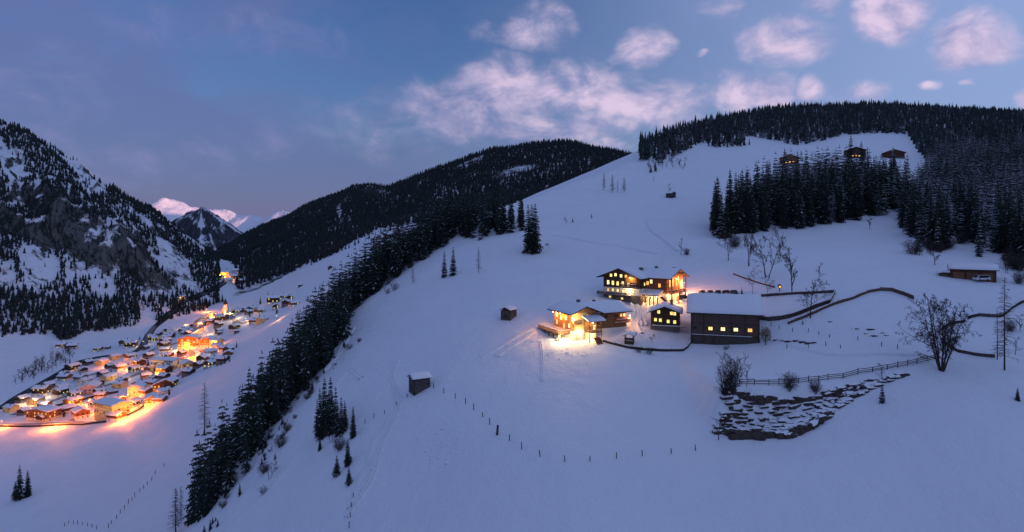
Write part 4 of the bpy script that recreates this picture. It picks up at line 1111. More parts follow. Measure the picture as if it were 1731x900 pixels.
landmark('roadside_house', (272, 662), 12, 14, 12, 6.5, 23, [('plaster_wall', M_PLASTER_Y, -4, 2.9), ('upper_wall', M_WOOD_MD, 2.9, 6.5)], [1.6, 4.6], 3, 'amber lit house at the right end of the lower village beside dark spruces', 'house', M_LIT_O); site(272, 655, 14)
landmark('school', (303, 621), 78, 13, 32, 8.5, 16, [('plaster_wall', M_PLASTER_Y, -4, 3), ('upper_wall', M_PLASTER, 3, 8.5)], [1.8, 4.6, 7.2], 2.8, 'long white building with rows of lit windows below the glowing square', 'school', M_LIT_O); site(303, 614, 26)
landmark('hotel', (318, 590), 15, 24, 16, 13, 14, [('plaster_wall', M_PLASTER_Y, -4, 3), ('upper_wall', M_WOOD_LT, 3, 13)], [2, 5, 8, 11], 3.2, 'tall floodlit orange hotel in the middle of the upper village', 'hotel', M_LIT_W); site(318, 584, 20)
landmark('guest_house', (349, 588), 8, 20, 14, 9, 20, [('plaster_wall', M_PLASTER, -4, 3), ('upper_wall', M_WOOD_LT, 3, 9)], [1.8, 4.8, 7.4], 3, 'guest house with amber windows right of the orange hotel', 'house', M_LIT_O); site(349, 582, 18)
landmark('community_hall', (320, 625), 40, 13, 16, 6.5, 22, [('plaster_wall', M_PLASTER, -4, 3), ('upper_wall', M_PLASTER_Y, 3, 6.5)], [1.8, 4.6], 3.2, 'yellowish hall in the glow of the square below the long white building', 'hall', M_LIT_O); site(320, 620, 15)
def church():
    p = ground(381, 533); e = empty('church', p, R(25))
    b = Bag(); bx(b, -3, 3, -3, 3, -4, 19); b.build('tower', [M_PLASTER], e)
    b = Bag(); bx(b, -3.3, 3.3, -3.3, 3.3, 12.6, 12.95); bx(b, -3.3, 3.3, -3.3, 3.3, 18.6, 19.2); b.build('cornice', [M_PLASTER_G], e)
    b = Bag(); v, f = cone_tube((0, 0, 19.2), (0, 0, 30), 4.0, .12, 8); b.add(v, f); v, f = cone_tube((0, 0, 30), (0, 0, 32), .12, .06, 4); b.add(v, f); b.build('spire', [M_ROOF], e)
    for f_ in 'FLR':
        window(e, I4, f_, (6, 6), 0, 15.8, 1.6, 2.4, M_LIT_W); window(e, I4, f_, (6, 6), 0, 6.5, .9, 1.8, M_GLASS)
    M = TR(0, 3 + 12, 0, 0)
    block(e, M, 12, 23, 9.5, 46, [('nave_wall', M_PLASTER, -4, 4), ('upper_wall', M_PLASTER, 4, 9.5)], (.6, .6, .3, .5), .35, seed=9)
    for s in (-7, -2.3, 2.3, 7): window(e, M, 'R', (12, 23), s, 5.2, 1.2, 3.4, M_LIT_O); window(e, M, 'L', (12, 23), s, 5.2, 1.2, 3.4, M_LIT_O)
    prop(e, 'floodlit church with a pointed spire on the rise above the village', 'church'); site(381, 530, 26)
church()
VPOLY = [(6, 706), (45, 672), (92, 645), (130, 622), (175, 608), (238, 600), (255, 572), (285, 562), (308, 560), (330, 545), (355, 533), (412, 530), (442, 528), (444, 546), (400, 560), (365, 566), (384, 590), (392, 606), (355, 626), (330, 632), (300, 640), (282, 668), (262, 694), (214, 714), (110, 716), (20, 714)]
def fill_village():
    x, y = scatter(-720, -200, 500, 1120, 4.0); z = height(x, y); u, v = uv(x, y, z)
    c = np.where(inpoly(u, v, VPOLY))[0]; r = random.Random(4); r.shuffle(c_ := list(c)); put = list(LM)
    roads = np.concatenate(RPL + [rpl, rpl])
    n = 0
    for i in c_:
        dens = 16.5 if v[i] > 600 else 20
        if any((x[i] - a) ** 2 + (y[i] - b) ** 2 < (max(d * .62 + 6, dens)) ** 2 for a, b, d in put): continue
        if np.min((roads[:, 0] - x[i]) ** 2 + (roads[:, 1] - y[i]) ** 2) < 8.5 ** 2: continue
        put.append((x[i], y[i], 20)); k = r.choice([0, 0, 1, 2, 3, 4, 4, 5, 2])
        base = math.atan2(-1195, -340) if r.random() < .5 else math.atan2(340, -1195)
        put_house(k, x[i], y[i], base + r.gauss(0, .18) + math.pi / 2 * r.choice([0, 1]), r.uniform(.74, .98)); n += 1
        if n >= 165: break
    print('village houses', n)
fill_village()
# outlying farmsteads and houses further up the valley
OUT = [(104, 588, 0, .9), (122, 590, 2, 1.0), (166, 594, 0, .8), (182, 590, 4, .6), (212, 584, 0, 1.1), (222, 588, 3, .9), (308, 506, 2, 1.0), (300, 508, 0, .8), (386, 478, 1, 1.2), (394, 474, 3, 1.2), (402, 470, 0, 1.1), (380, 466, 5, 1.2), (374, 472, 2, 1.1), (398, 462, 1, 1.2), (408, 478, 4, 1.1),
       (462, 514, 3, 1.1), (472, 508, 0, 1.0), (480, 506, 0, 1.0), (490, 507, 2, .9), (484, 517, 4, 1.1), (497, 518, 0, .9), (466, 522, 2, .9), (640, 404, 2, .9), (654, 402, 0, .9), (664, 401, 4, .8), (503, 452, 4, .8), (508, 485, 4, .7), (558, 455, 4, .8), (372, 565, 4, .55), (400, 563, 4, .6), (44, 560, 4, .6)]
for (u, v, k, sc) in OUT:
    g = ground(u, v)
    if g: put_house(k, g.x, g.y, random.choice([.3, 1.8, -1.2]) + random.gauss(0, .2), sc)
def ordinal(n): return {1: 'first', 2: 'second', 3: 'third'}.get(n, '%d%s' % (n, 'th' if n % 100 in (11, 12, 13) else {1: 'st', 2: 'nd', 3: 'rd'}.get(n % 10, 'th')))
ZONES = [(40, 690, 'by the brown apartment block'), (130, 700, 'near the yellow hotel'), (110, 650, 'left of the pink inn'), (190, 655, 'right of the pink inn'), (180, 625, 'between inn and river'), (240, 615, 'left of the long white building'), (270, 640, 'below the long white building'),
         (270, 580, 'left of the orange hotel'), (350, 605, 'right of the long white building'), (330, 555, 'below the church'), (410, 540, 'right of the church'), (105, 585, 'beyond the river thicket'), (215, 585, 'beyond the river'), (395, 470, 'far up the valley'), (480, 512, 'on the slope right of the church'), (650, 402, 'high on the far slope'), (305, 507, 'at the river bend'), (530, 465, 'on the open slope below the far forest'), (44, 560, 'alone on the far bank'), (180, 590, 'at the foot of the rocky mountain')]
cls = {}
for e, k in HOUSES:
    u, v = proj(e.location); zn = min(ZONES, key=lambda q: (q[0] - u) ** 2 + 2.5 * (q[1] - v) ** 2)[2]
    cls.setdefault((PLOOK[k], zn), []).append((u, e))
for (lk, zn), L_ in cls.items():
    L_.sort(key=lambda q: q[0])
    for i, (u, e) in enumerate(L_):
        pre = '' if len(L_) == 1 else ordinal(i + 1) + ' from the left, '
        prop(e, ('%s%s house %s' % (pre, lk, zn)), 'house', 'snow roofed houses of the valley')
# street lamps
def lamp_proto(mat):
    e = empty('street_lamp'); t = trunk_bag(6.4, .10, .06).build('pole', [M_METAL], e)
    b = Bag(); bx(b, -.5, .12, -.14, .14, 6.38, 6.56); b.build('lamp_arm', [M_METAL], e)
    b = Bag(); bx(b, -.5, -.06, -.12, .12, 6.22, 6.376); b.build('lamp_head', [mat], e); return e
LP_ = {'o': lamp_proto(M_BULB_O), 'w': lamp_proto(M_BULB)}; lused = {'o': 0, 'w': 0}; LAMPS = []
def street_lamp(u, v, kind, power, col):
    g = ground(u, v)
    if g is None: return
    e = LP_[kind] if not lused[kind] else copy_tree(LP_[kind]); lused[kind] = 1
    e.location = g; e.rotation_euler = (0, 0, random.uniform(0, 6.28)); LAMPS.append((u, v, kind, e))
    lamp('lamp_light', (-.3, 0, 6.0), power, col, .3, e)
OR, YE, WH = (1, .22, .02), (1, .36, .07), (1, .60, .28)
for (u, v, k, pw, c) in [(3, 724, 'o', 15000, OR), (90, 725, 'o', 18000, OR), (204, 714, 'o', 15000, OR), (238, 697, 'o', 6000, OR), (180, 704, 'o', 7000, OR), (152, 686, 'o', 4000, OR), (118, 692, 'o', 3500, OR), (165, 698, 'o', 5000, OR), (222, 694, 'o', 3500, OR), (216, 678, 'o', 3000, OR),
                         (100, 668, 'w', 3000, WH), (82, 672, 'w', 2200, WH), (60, 686, 'w', 4200, YE), (40, 684, 'w', 3200, YE), (75, 692, 'w', 3500, WH), (130, 645, 'w', 1800, WH), (208, 642, 'w', 2200, WH), (185, 620, 'o', 3000, YE), (223, 625, 'o', 3500, YE), (262, 639, 'o', 3200, YE), (280, 628, 'w', 2500, YE),
                         (322, 606, 'o', 12000, OR), (312, 612, 'o', 9000, OR), (330, 618, 'o', 5000, OR), (289, 598, 'w', 6500, WH), (314, 593, 'o', 7000, YE), (336, 590, 'o', 7000, YE), (360, 588, 'o', 4500, YE), (330, 604, 'o', 5000, OR), (370, 604, 'w', 1800, YE), (242, 585, 'w', 1500, WH), (335, 565, 'w', 2500, WH), (312, 556, 'w', 3000, YE), (350, 569, 'w', 2500, YE), (333, 560, 'o', 2000, YE),
                         (345, 546, 'o', 9000, YE), (358, 537, 'o', 9000, YE), (376, 537, 'o', 12000, YE), (388, 536, 'o', 12000, YE), (349, 528, 'o', 4000, OR), (396, 541, 'w', 4500, WH), (375, 528, 'w', 5000, YE), (415, 546, 'w', 2500, WH), (468, 543, 'w', 5000, YE), (494, 520, 'w', 3500, YE), (387, 474, 'w', 9000, YE), (378, 468, 'o', 5000, OR), (306, 509, 'w', 3000, YE)]:
    street_lamp(u, v, k, pw * (.34 if k == 'o' else .22), c)
for k, nm in (('o', 'orange'), ('w', 'pale yellow')):
    cz = {}
    for u, v, kk, e in LAMPS:
        if kk == k: cz.setdefault(min(ZONES, key=lambda q: (q[0] - u) ** 2 + 2.5 * (q[1] - v) ** 2)[2], []).append((u, e))
    for zn, L_ in cz.items():
        L_.sort(key=lambda q: q[0])
        for i, (u, e) in enumerate(L_):
            prop(e, '%s%s street lamp %s' % ('' if len(L_) == 1 else ordinal(i + 1) + ' from the left, ', nm, zn), 'street lamp', 'village street lamps')
# trees in and round the village
VT = [(400, 588, 12), (380, 615, 17), (388, 612, 12), (374, 618, 10), (355, 517, 14), (361, 515, 15), (366, 513, 15), (371, 512, 16), (376, 511, 15), (350, 521, 16), (344, 525, 12), (338, 527, 11), (274, 566, 10), (262, 632, 20), (250, 622, 18), (188, 640, 18), (118, 616, 14), (283, 655, 18), (290, 650, 16), (278, 662, 18), (286, 668, 14), (422, 536, 12), (439, 540, 10), (453, 505, 13), (440, 514, 13), (468, 530, 14), (432, 545, 9), (245, 570, 8), (236, 575, 8), (352, 604, 12), (108, 705, 16)]
for (u, v, px) in VT:
    g = ground(u, v)
    if g: spruce(g, ph(g, px), 'single dark spruce standing among the houses of the village', 'spruces among the village houses', wide=1.2)
ST = [(644, 396, 14), (635, 401, 12), (578, 424, 14), (570, 428, 14), (555, 434, 12), (542, 440, 9), (561, 432, 12), (606, 412, 11), (590, 420, 12), (624, 404, 12), (672, 388, 13), (680, 384, 13), (690, 384, 12), (530, 445, 9), (548, 436, 11), (600, 415, 12), (584, 422, 10), (660, 390, 14)]
for (u, v, px, lb) in [(1438, 306, 78, 'tall spruce before the left part of the large mountain house'), (1456, 304, 66, 'tall spruce before the right part of the large mountain house'), (1326, 312, 62, 'spruce standing before the brown lodge, left'), (1348, 310, 56, 'spruce standing before the brown lodge, right'), (1466, 308, 60, 'spruce at the right corner of the large mountain house')]:
    g = ground(u, v); spruce(g, ph(g, px), lb, None, wide=1.0)
for (u, v, px) in ST:
    g = ground(u, v)
    if g: spruce(g, ph(g, px), 'small dark spruce at the upper edge of the far snowy slope', 'spruces along the upper edge of the far slope', wide=1.3)
for i in range(70):                                  # grey leafless wood by the river
    t = random.random(); u = 30 + 95 * t + random.uniform(-8, 8); v = 652 - 48 * t + random.uniform(-20, 5) * (1 - abs(2 * t - 1) * .3)
    g = ground(u, v)
    if g: bare(g, random.uniform(9, 13), 'slim_b' if i % 2 else 'slim_a', 'bare_tree', 'grey leafless tree in the thicket beside the river, left of the village', 'tree', 'leafless trees of the riverside thicket', 1.25)
# ------------------------------------------------------------------ huts, garage, cars
def hay_hut(px, rz, w, l, h, label, name='hay_hut', wood=None):
    wood = wood or M_GREYWOOD
    p = ground(*px); e = empty(name, p, R(rz)); r = random.Random(int(px[0]))
    pk, tp = h + w / 2 * .42, .42
    n = int(h / .38)
    for i in range(n + 2):                         # stacked logs with gaps, crossing at the corners
        z = -.8 + .40 * i if i < n + 2 else 0
        b = Bag(); q = .16 + r.uniform(-.01, .02)
        for s in (-1, 1): bar(b, (-w / 2 - .3, s * l / 2, z), (w / 2 + .3, s * l / 2, z), q, 0, 6)
        for s in (-1, 1): bar(b, (s * w / 2, -l / 2 - .3, z + .2), (s * w / 2, l / 2 + .3, z + .2), q, 0, 6)
        o = b.build('log_course', [wood], e)
    b = Bag(); bx(b, -w / 2 + .2, w / 2 - .2, -l / 2 + .2, l / 2 - .2, -.8, h); gable_prism(b, w - .4, -l / 2 + .05, l / 2 - .05, h - .4, h, pk - .1); b.build('inner_boards', [M_WOOD_DK], e)
    b = Bag(); roof_slabs(b, w / 2 + .5, w / 2 + .5, -l / 2 - .7, l / 2 + .7, pk + .2, tp, .12); b.build('roof', [M_ROOF], e)
    b = Bag(); snow_blanket(b, w / 2 + .48, w / 2 + .48, -l / 2 - .68, l / 2 + .68, pk + .2, tp, .55, r.random() * 9, 12, 8); b.build('roof_snow', [M_SNOWCAP], e, smooth=True)
    b = Bag(); bx(b, -.45, .45, -l / 2 - .2, -l / 2 - .17, .2, 1.7); b.build('door', [M_WOOD_DK], e)
    return prop(e, label, 'hut')
hay_hut((860, 538), -32, 3.4, 3.6, 3.0, 'small log hay hut on the open slope left of the chalets')
hay_hut((709, 659), -62, 3.6, 4.4, 3.6, 'lone leaning log hut with thick snow on its roof, lowest on the slope')
hay_hut((1134, 334), 40, 4.4, 4.0, 2.6, 'tiny log hut with a leafless tree high on the upper slope')
def upper_barn(px, rz, w, l, h, label, name='mountain_barn', lit=False, mat=None):
    p = ground(*px); e = empty(name, p, R(rz)); M = TR(0, l / 2, 0, 0)
    block(e, M, w, l, h, 20, [('stone_base', M_STONE, -4, 1.0), ('board_wall', mat or M_BOARD_RD, 1.0, h)], (1.2, 1.2, 1.0, 1.0), .25, seed=int(px[0]))
    if lit:
        for s in (-3, 0, 3): window(e, M, 'F', (w, l), s, 2.4, 1.4, 1.4, M_LIT_O)
    else:
        b = Bag(); bx(b, -1.6, 1.6, -l / 2 - .06, -l / 2 - .004, 1.0, 3.4); o = b.build('door', [M_WOOD_DK], e); o.matrix_local = M
    return prop(e, label, 'barn' if not lit else 'house')
upper_barn((1511, 268), -28, 18, 16, 5.6, 'reddish brown barn standing alone in the high snow clearing')
upper_barn((1447, 268), -20, 17, 14, 8.0, 'brown mountain farmhouse behind the treetops left of the high barn', 'mountain_house', True, M_WOOD_DK)
upper_barn((1335, 279), -20, 15, 12, 6.5, 'brown lodge with a lit window half hidden by the grove', 'mountain_house', True, M_WOOD_RD)
def garage():
    p = ground(1645, 474); e = empty('garage', p, R(-34)); w, l, h = 7.0, 12.5, 3.6
    M = TR(0, w / 2, 0, -90)
    b = Bag(); gable_prism(b, w, -l / 2, l / 2, -1.5, h, h + 1.3); o = b.build('board_wall', [M_BOARD_RD], e); o.matrix_local = M
    b = Bag(); roof_slabs(b, w / 2 + .8, w / 2 + .8, -l / 2 - .7, l / 2 + .7, h + 1.6, .37); o = b.build('roof', [M_ROOF], e); o.matrix_local = M
    b = Bag(); snow_blanket(b, w / 2 + .76, w / 2 + .76, -l / 2 - .66, l / 2 + .66, h + 1.6, .37, .55, 3.1, 14, 10); o = b.build('roof_snow', [M_SNOWCAP], e, smooth=True); o.matrix_local = M
    for x in (-4.0, -.2, 3.8):
        b = Bag(); bx(b, w / 2 + .003, w / 2 + .07, x - 1.5, x + 1.5, -.2, 2.6); o = b.build('door', [M_WOOD_MD], e); o.matrix_local = M
    b = Bag(); bx(b, -9.4, -6.4, .6, 5.4, -1.5, 2.0); b.build('lean_to', [M_BOARD], e)
    b = Bag(); v = [(-9.9, .2, 2.003), (-6.35, .2, 2.7), (-6.35, 5.8, 2.7), (-9.9, 5.8, 2.003)]; b.add(v + [(x, y, z + .4) for x, y, z in v], [(3, 2, 1, 0), (4, 5, 6, 7), (0, 1, 5, 4), (1, 2, 6, 5), (2, 3, 7, 6), (3, 0, 4, 7)]); b.build('lean_to_snow', [M_SNOWCAP], e)
    prop(e, 'low brown garage with a thick snow roof at the right edge of the slope', 'garage')
garage()
def feeder():
    p = ground(1064, 581); e = empty('wood_shed', p, R(-20))
    for x in (-1.2, 1.2):
        for y in (-1, 1):
            b = Bag(); bx(b, x - .1, x + .1, y - .1, y + .1, -.5, 2.6); b.build('post', [M_WOOD_DK], e)
    b = Bag(); bx(b, -1.3, 1.3, -1.2, -1.1, .0, .9); bx(b, -1.3, 1.3, -1.2, -1.1, 1.3, 1.9); bx(b, -1.3, -1.2, -1.09, 1.1, 0, 1.8); bx(b, 1.2, 1.3, -1.09, 1.1, 0, 1.8); bx(b, -1.1, 1.1, -.9, 1.0, .9, 1.0); b.build('board_wall', [M_WOOD_DK], e)
    b = Bag(); roof_slabs(b, 1.9, 1.9, -1.7, 1.7, 3.3, .40, .1); b.build('roof', [M_ROOF], e)
    b = Bag(); snow_blanket(b, 1.85, 1.85, -1.65, 1.65, 3.3, .40, .5, 2.2, 10, 6); b.build('roof_snow', [M_SNOWCAP], e, smooth=True)
    b = Bag(); bx(b, -1.05, 1.05, -.85, .95, 1.003, 1.3); b.build('snow_cover', [M_SNOWCAP], e)
    prop(e, 'small open timber shed with a snow cap in the garden before the dark farmhouse', 'shed')
feeder()
def bird_house():
    p = ground(1318, 493); e = empty('wayside_shrine', p, R(-15))
    b = Bag(); bx(b, -.12, .12, -.12, .12, -.4, 1.1); b.build('post', [M_WOOD_DK], e)
    b = Bag(); gable_prism(b, .9, -.35, .35, 1.1, 2.0, 2.35); b.build('box', [M_WOOD_RD], e)
    b = Bag(); roof_slabs(b, .75, .75, -.6, .5, 2.55, .8, .08); b.build('roof', [M_ROOF], e)
    b = Bag(); bx(b, -.25, .25, -.36, -.353, 1.3, 1.9); b.build('niche', [M_LIT_O], e)
    prop(e, 'small roofed wooden shrine on a post right of the long barn roof', 'shrine')
bird_house()
M_CARPAINT = {n: material('car_paint_' + n, lambda g, b, c=c: (setattr(b.inputs['Base Color'], 'default_value', (*c, 1)), setattr(b.inputs['Roughness'], 'default_value', .3), setattr(b.inputs['Metallic'], 'default_value', .3))) for n, c in (('dark', (.02, .022, .028)), ('red', (.10, .02, .018)), ('white', (.55, .56, .58)), ('blue', (.02, .035, .08)))}
M_TYRE = plainmat('tyre', (.02, .02, .02), .9, .1, 4)
def car(p, rz, paint, label, snow=True, van=False, group=None, name='parked_car'):
    e = empty(name, p, R(rz)); L, Wd, Hh = (5.0, 1.95, 1.95) if van else (4.4, 1.8, 1.45)
    prof = ([(-2.45, .35), (-2.48, .95), (-2.3, 1.12), (-1.55, 1.9), (2.2, 1.95), (2.45, 1.0), (2.45, .35)] if van else
            [(-2.2, .35), (-2.22, .75), (-1.2, .92), (-.55, 1.42), (1.1, 1.45), (1.85, .98), (2.2, .9), (2.2, .35)])
    b = Bag(); n = len(prof); sl = []
    for y in (-Wd / 2, Wd / 2):
        sl += [(x, y * (.86 if z > 1.1 else 1), z) for x, z in prof]
    b.add(sl, [(i, (i + 1) % n, n + (i + 1) % n, n + i) for i in range(n)])
    for o_ in (0, n):
        for i in range(1, n - 1): b.add([sl[o_], sl[o_ + i], sl[o_ + i + 1]], [(0, 1, 2)])
    b.build('body', [paint], e)
    g = Bag(); zt = Hh - .12; x0, x1 = (-1.5, 2.1) if van else (-.62, 1.15)
    for s in (-1, 1):
        y = s * (Wd / 2 * .90 + .035)
        g.add([(x0 - (.45 if not van else .4), y * 1.04, 1.02), (x1 + .3, y * 1.04, 1.02), (x1, y * .97, zt), (x0, y * .97, zt)], [(0, 1, 2, 3)])
    xa, za, xb, zb = (-2.27, 1.17, -1.62, 1.86) if van else (-1.12, 1.0, -.62, 1.38)
    g.add([(xa - .02, -.7, za), (xa - .02, .7, za), (xb - .02, .66, zb), (xb - .02, -.66, zb)], [(0, 1, 2, 3)]); g.build('window', [M_GLASS], e)
    for x in (-1.4, 1.35):
        for s in (-1, 1):
            t = Bag(); v, f = cone_tube((x, s * (Wd / 2 - .2), .33), (x, s * (Wd / 2 + .02), .33), .33, .33, 12); t.add(v, f)
            for yy in (s * (Wd / 2 + .02),): t.add([(x + .33 * math.cos(a), yy, .33 + .33 * math.sin(a)) for a in np.arange(12) * math.pi / 6] + [(x, yy, .33)], [(i, (i + 1) % 12, 12) for i in range(12)])
            t.build('wheel', [M_TYRE], e)
    hl = Bag()
    for s in (-1, 1): bx(hl, -L / 2 - .03, -L / 2 + .04, s * .65 - .18, s * .65 + .18, .62, .80)
    hl.build('headlight', [M_FRAME_W], e)
    if snow:
        sb = Bag(); snow_blanket(sb, .8, .8, x0 + .05, x1 - .1, Hh + .12, .06, .22, p[0], 8, 5); o = sb.build('snow_cover', [M_SNOWCAP], e, smooth=True); o.rotation_euler = (0, 0, R(-90)); o.location = (0, 0, -.1)
    return prop(e, label, 'car' if not van else 'van', group)
car(ground(1650, 474) + Vector((.3, -2.0, 0)), 5, M_CARPAINT['white'], 'silver white van parked in front of the low brown garage', False, True, name='parked_van')
car(ground(1152, 505), 15, M_CARPAINT['dark'], 'dark car parked beside the glowing gable of the large guest house', True)
for i, (u, c) in enumerate([(1187, 'dark'), (1201, 'blue'), (1214, 'dark'), (1228, 'red'), (1241, 'dark')]):
    car(ground(u, 497.5), 80 + random.uniform(-6, 6), M_CARPAINT[c], ordinal(i + 1) + ' from the left in the row of cars behind the barn roof', True, group='cars parked in a row behind the barn')
# ------------------------------------------------------------------ fences
M_FENCE = plainmat('fence_wood', (.060, .046, .040), .95, .4, 3)
M_FENCE_B = plainmat('brown_fence_wood', (.115, .078, .060), .95, .4, 3)
def rail_fence(px, gap, rails, hgt, label, mat=None, pr=.09, rr=.065, lift=(0.0,)):
    mat = mat or M_FENCE
    g = [ground(*p) for p in px]; pl = catmull([(q.x, q.y) for q in g], gap); e = empty('rail_fence', (pl[0][0], pl[0][1], 0)); o0 = Vector((pl[0][0], pl[0][1], 0))
    P3 = [Vector((x, y, hz(x, y))) - o0 for x, y in pl]; r = random.Random(int(px[0][0]))
    for i, q in enumerate(P3):
        h = hgt * r.uniform(.92, 1.2); b = Bag(); bar(b, (0, 0, -.5), (r.gauss(0, .06), r.gauss(0, .06), h), pr, 0, 5); b.build('post', [mat], e, loc=q)
    for a, c in zip(P3[:-1], P3[1:]):
        for k in range(rails):
            z = hgt * (k + .7) / (rails + .1) * .95; b = Bag(); bar(b, Vector((0, .1, z + r.gauss(0, .05))), c - a + Vector((0, .1, z + r.gauss(0, .05))), rr, 0, 4); b.build('rail', [mat], e, loc=a)
    return prop(e, label, 'fence')
rail_fence([(1250, 650), (1300, 651), (1350, 648), (1400, 642), (1450, 633), (1500, 625), (1550, 615), (1585, 608)], 2.6, 3, 1.35, 'long weathered rail fence along the top of the rocky bank', None, .10, .085)
def board_fence(px, h, label, mat, gap=2.2, name='board_fence', snow=True):
    g = [ground(*p) for p in px]; pl = catmull([(q.x, q.y) for q in g], gap); e = empty(name, (pl[0][0], pl[0][1], 0)); o0 = Vector((pl[0][0], pl[0][1], 0)); r = random.Random(int(px[0][0]))
    P3 = [Vector((x, y, hz(x, y))) - o0 for x, y in pl]; sb = Bag()
    for i, (a, c) in enumerate(zip(P3[:-1], P3[1:])):
        d = c - a; n = Vector((d.y, -d.x, 0)).normalized() * .05
        hh = h * r.uniform(.9, 1.08)
        def slab(b, z0, z1, k=1.0):
            v = [a - n * k + Vector((0, 0, z0)), c - n * k + Vector((0, 0, z0)), c + n * k + Vector((0, 0, z0)), a + n * k + Vector((0, 0, z0))]
            v += [q + Vector((0, 0, z1 - z0)) for q in v]
            b.add([tuple(q) for q in v], [(0, 3, 2, 1), (4, 5, 6, 7), (0, 1, 5, 4), (1, 2, 6, 5), (2, 3, 7, 6), (3, 0, 4, 7)])
        for k in range(3):
            b = Bag(); slab(b, -.2 + k * (hh + .2) / 3, -.2 + (k + .93) * (hh + .2) / 3); b.build('board', [mat], e)
        b = Bag(); bar(b, a + Vector((0, 0, -.4)), a + Vector((0, 0, hh + .25)), .09); b.build('post', [mat], e)
        if snow: slab(sb, hh + .02, hh + .17, 2.0)
    if snow: sb.build('snow_cover', [M_SNOWCAP], e)
    return prop(e, label, 'fence')
board_fence([(1287, 502), (1330, 499), (1375, 497), (1412, 495)], .9, 'upper dark board fence running right from the long barn', M_FENCE)
board_fence([(1412, 495), (1406, 507), (1403, 513)], .9, 'short end of the paddock fence joining upper and lower runs', M_FENCE_B)
board_fence([(1403, 513), (1370, 525), (1335, 538), (1300, 543), (1278, 540)], 1.3, 'lower dark board fence curving back to the barn wall', M_FENCE)
board_fence([(1332, 549), (1365, 536), (1400, 520), (1440, 507), (1470, 495), (1488, 492)], .95, 'brown board fence climbing up to the bend above the pasture', M_FENCE_B)
board_fence([(1488, 492), (1508, 493), (1526, 499), (1545, 507)], 1.3, 'brown board fence descending right from the bend', M_FENCE_B)
board_fence([(1019, 578), (1040, 584), (1065, 590), (1110, 594), (1155, 594), (1163, 588), (1171, 574)], .75, 'dark garden fence below the small dark farmhouse', M_FENCE, 1.6)
board_fence([(1632, 545), (1600, 552), (1588, 565), (1598, 582), (1620, 596), (1650, 602), (1682, 605)], .8, 'snowy dark fence curving behind the big leafless tree', M_FENCE, 2.0)
board_fence([(1636, 540), (1655, 535), (1690, 537), (1712, 522), (1738, 508)], .9, 'snowy dark fence at the right edge above the leaning larch', M_FENCE, 2.0)
board_fence([(1240, 464), (1258, 471), (1285, 480), (1310, 487)], .5, 'low dark fence slanting behind the parked cars and birches', M_FENCE, 2.5)
def wood_wall(px, label): board_fence(px, .6, label, M_BANKROCK if False else M_FENCE, 1.5, 'log_pile')
post_proto = None
def posts(px, label, group, h=1.15, th=.075):
    global post_proto
    for i, (u, v) in enumerate(px):
        g = ground(u, v)
        if g is None: continue
        if post_proto is None:
            b = Bag(); bar(b, (0, 0, -.5), (.03, .02, 1), .075, 0, 6); b.add([(0.03 + .075 * math.cos(a), .02 + .075 * math.sin(a), 1) for a in np.arange(6) * math.pi / 3] + [(.03, .02, 1.04)], [(i, (i + 1) % 6, 6) for i in range(6)]); o = b.build('fence_post', [M_FENCE]); post_proto = o.data
        else: o = bpy.data.objects.new('fence_post', post_proto); COL.objects.link(o)
        o.location = g; o.rotation_euler = (random.gauss(0, .06), random.gauss(0, .06), random.uniform(0, 6)); o.scale = (th / .075, th / .075, h * random.uniform(.85, 1.2))
        prop(o, '%s, %s from the left' % (label, ordinal(i + 1)), 'fence post', group)
posts([(733, 656), (750, 665), (770, 674), (787, 683), (801, 693), (816, 705), (828, 718), (861, 745), (882, 760), (913, 772), (955, 781), (997, 780), (1042, 775), (1086, 771), (1135, 767), (1176, 762)], 'thin post in the curved line below the lowest hut', 'fence posts on the lower slope', 1.3, .10)
posts([(840, 735)], 'thick dark marker post on the lower slope', 'thick posts', 1.9, .28)
posts([(590, 893), (592, 875), (594, 860), (597, 842), (617, 716), (632, 707), (650, 700), (670, 686), (688, 672)], 'thin post beside the ski tracks', 'fence posts by the ski tracks', 1.2, .09)
posts([(183, 893), (188, 886), (197, 877), (203, 868), (210, 861), (217, 852), (223, 846), (228, 840), (236, 832), (243, 827), (249, 820), (256, 813), (262, 802), (277, 790)], 'thin post in the lower left meadow', 'fence posts in the meadow', 1.9, .13)
posts([(109, 890), (116, 885), (124, 886), (131, 887), (139, 888), (148, 890), (156, 892), (163, 895)], 'thin post at the bottom edge left', 'fence posts at the bottom edge', 1.7, .12)
posts([(1303, 552), (1317, 556), (1330, 590), (1340, 561), (1366, 562), (1367, 588), (1384, 566), (1396, 585), (1402, 571), (1421, 589), (1450, 575), (1490, 586), (1517, 590)], 'short post in the pasture right of the long barn', 'fence posts in the pasture', 1.1, .09)
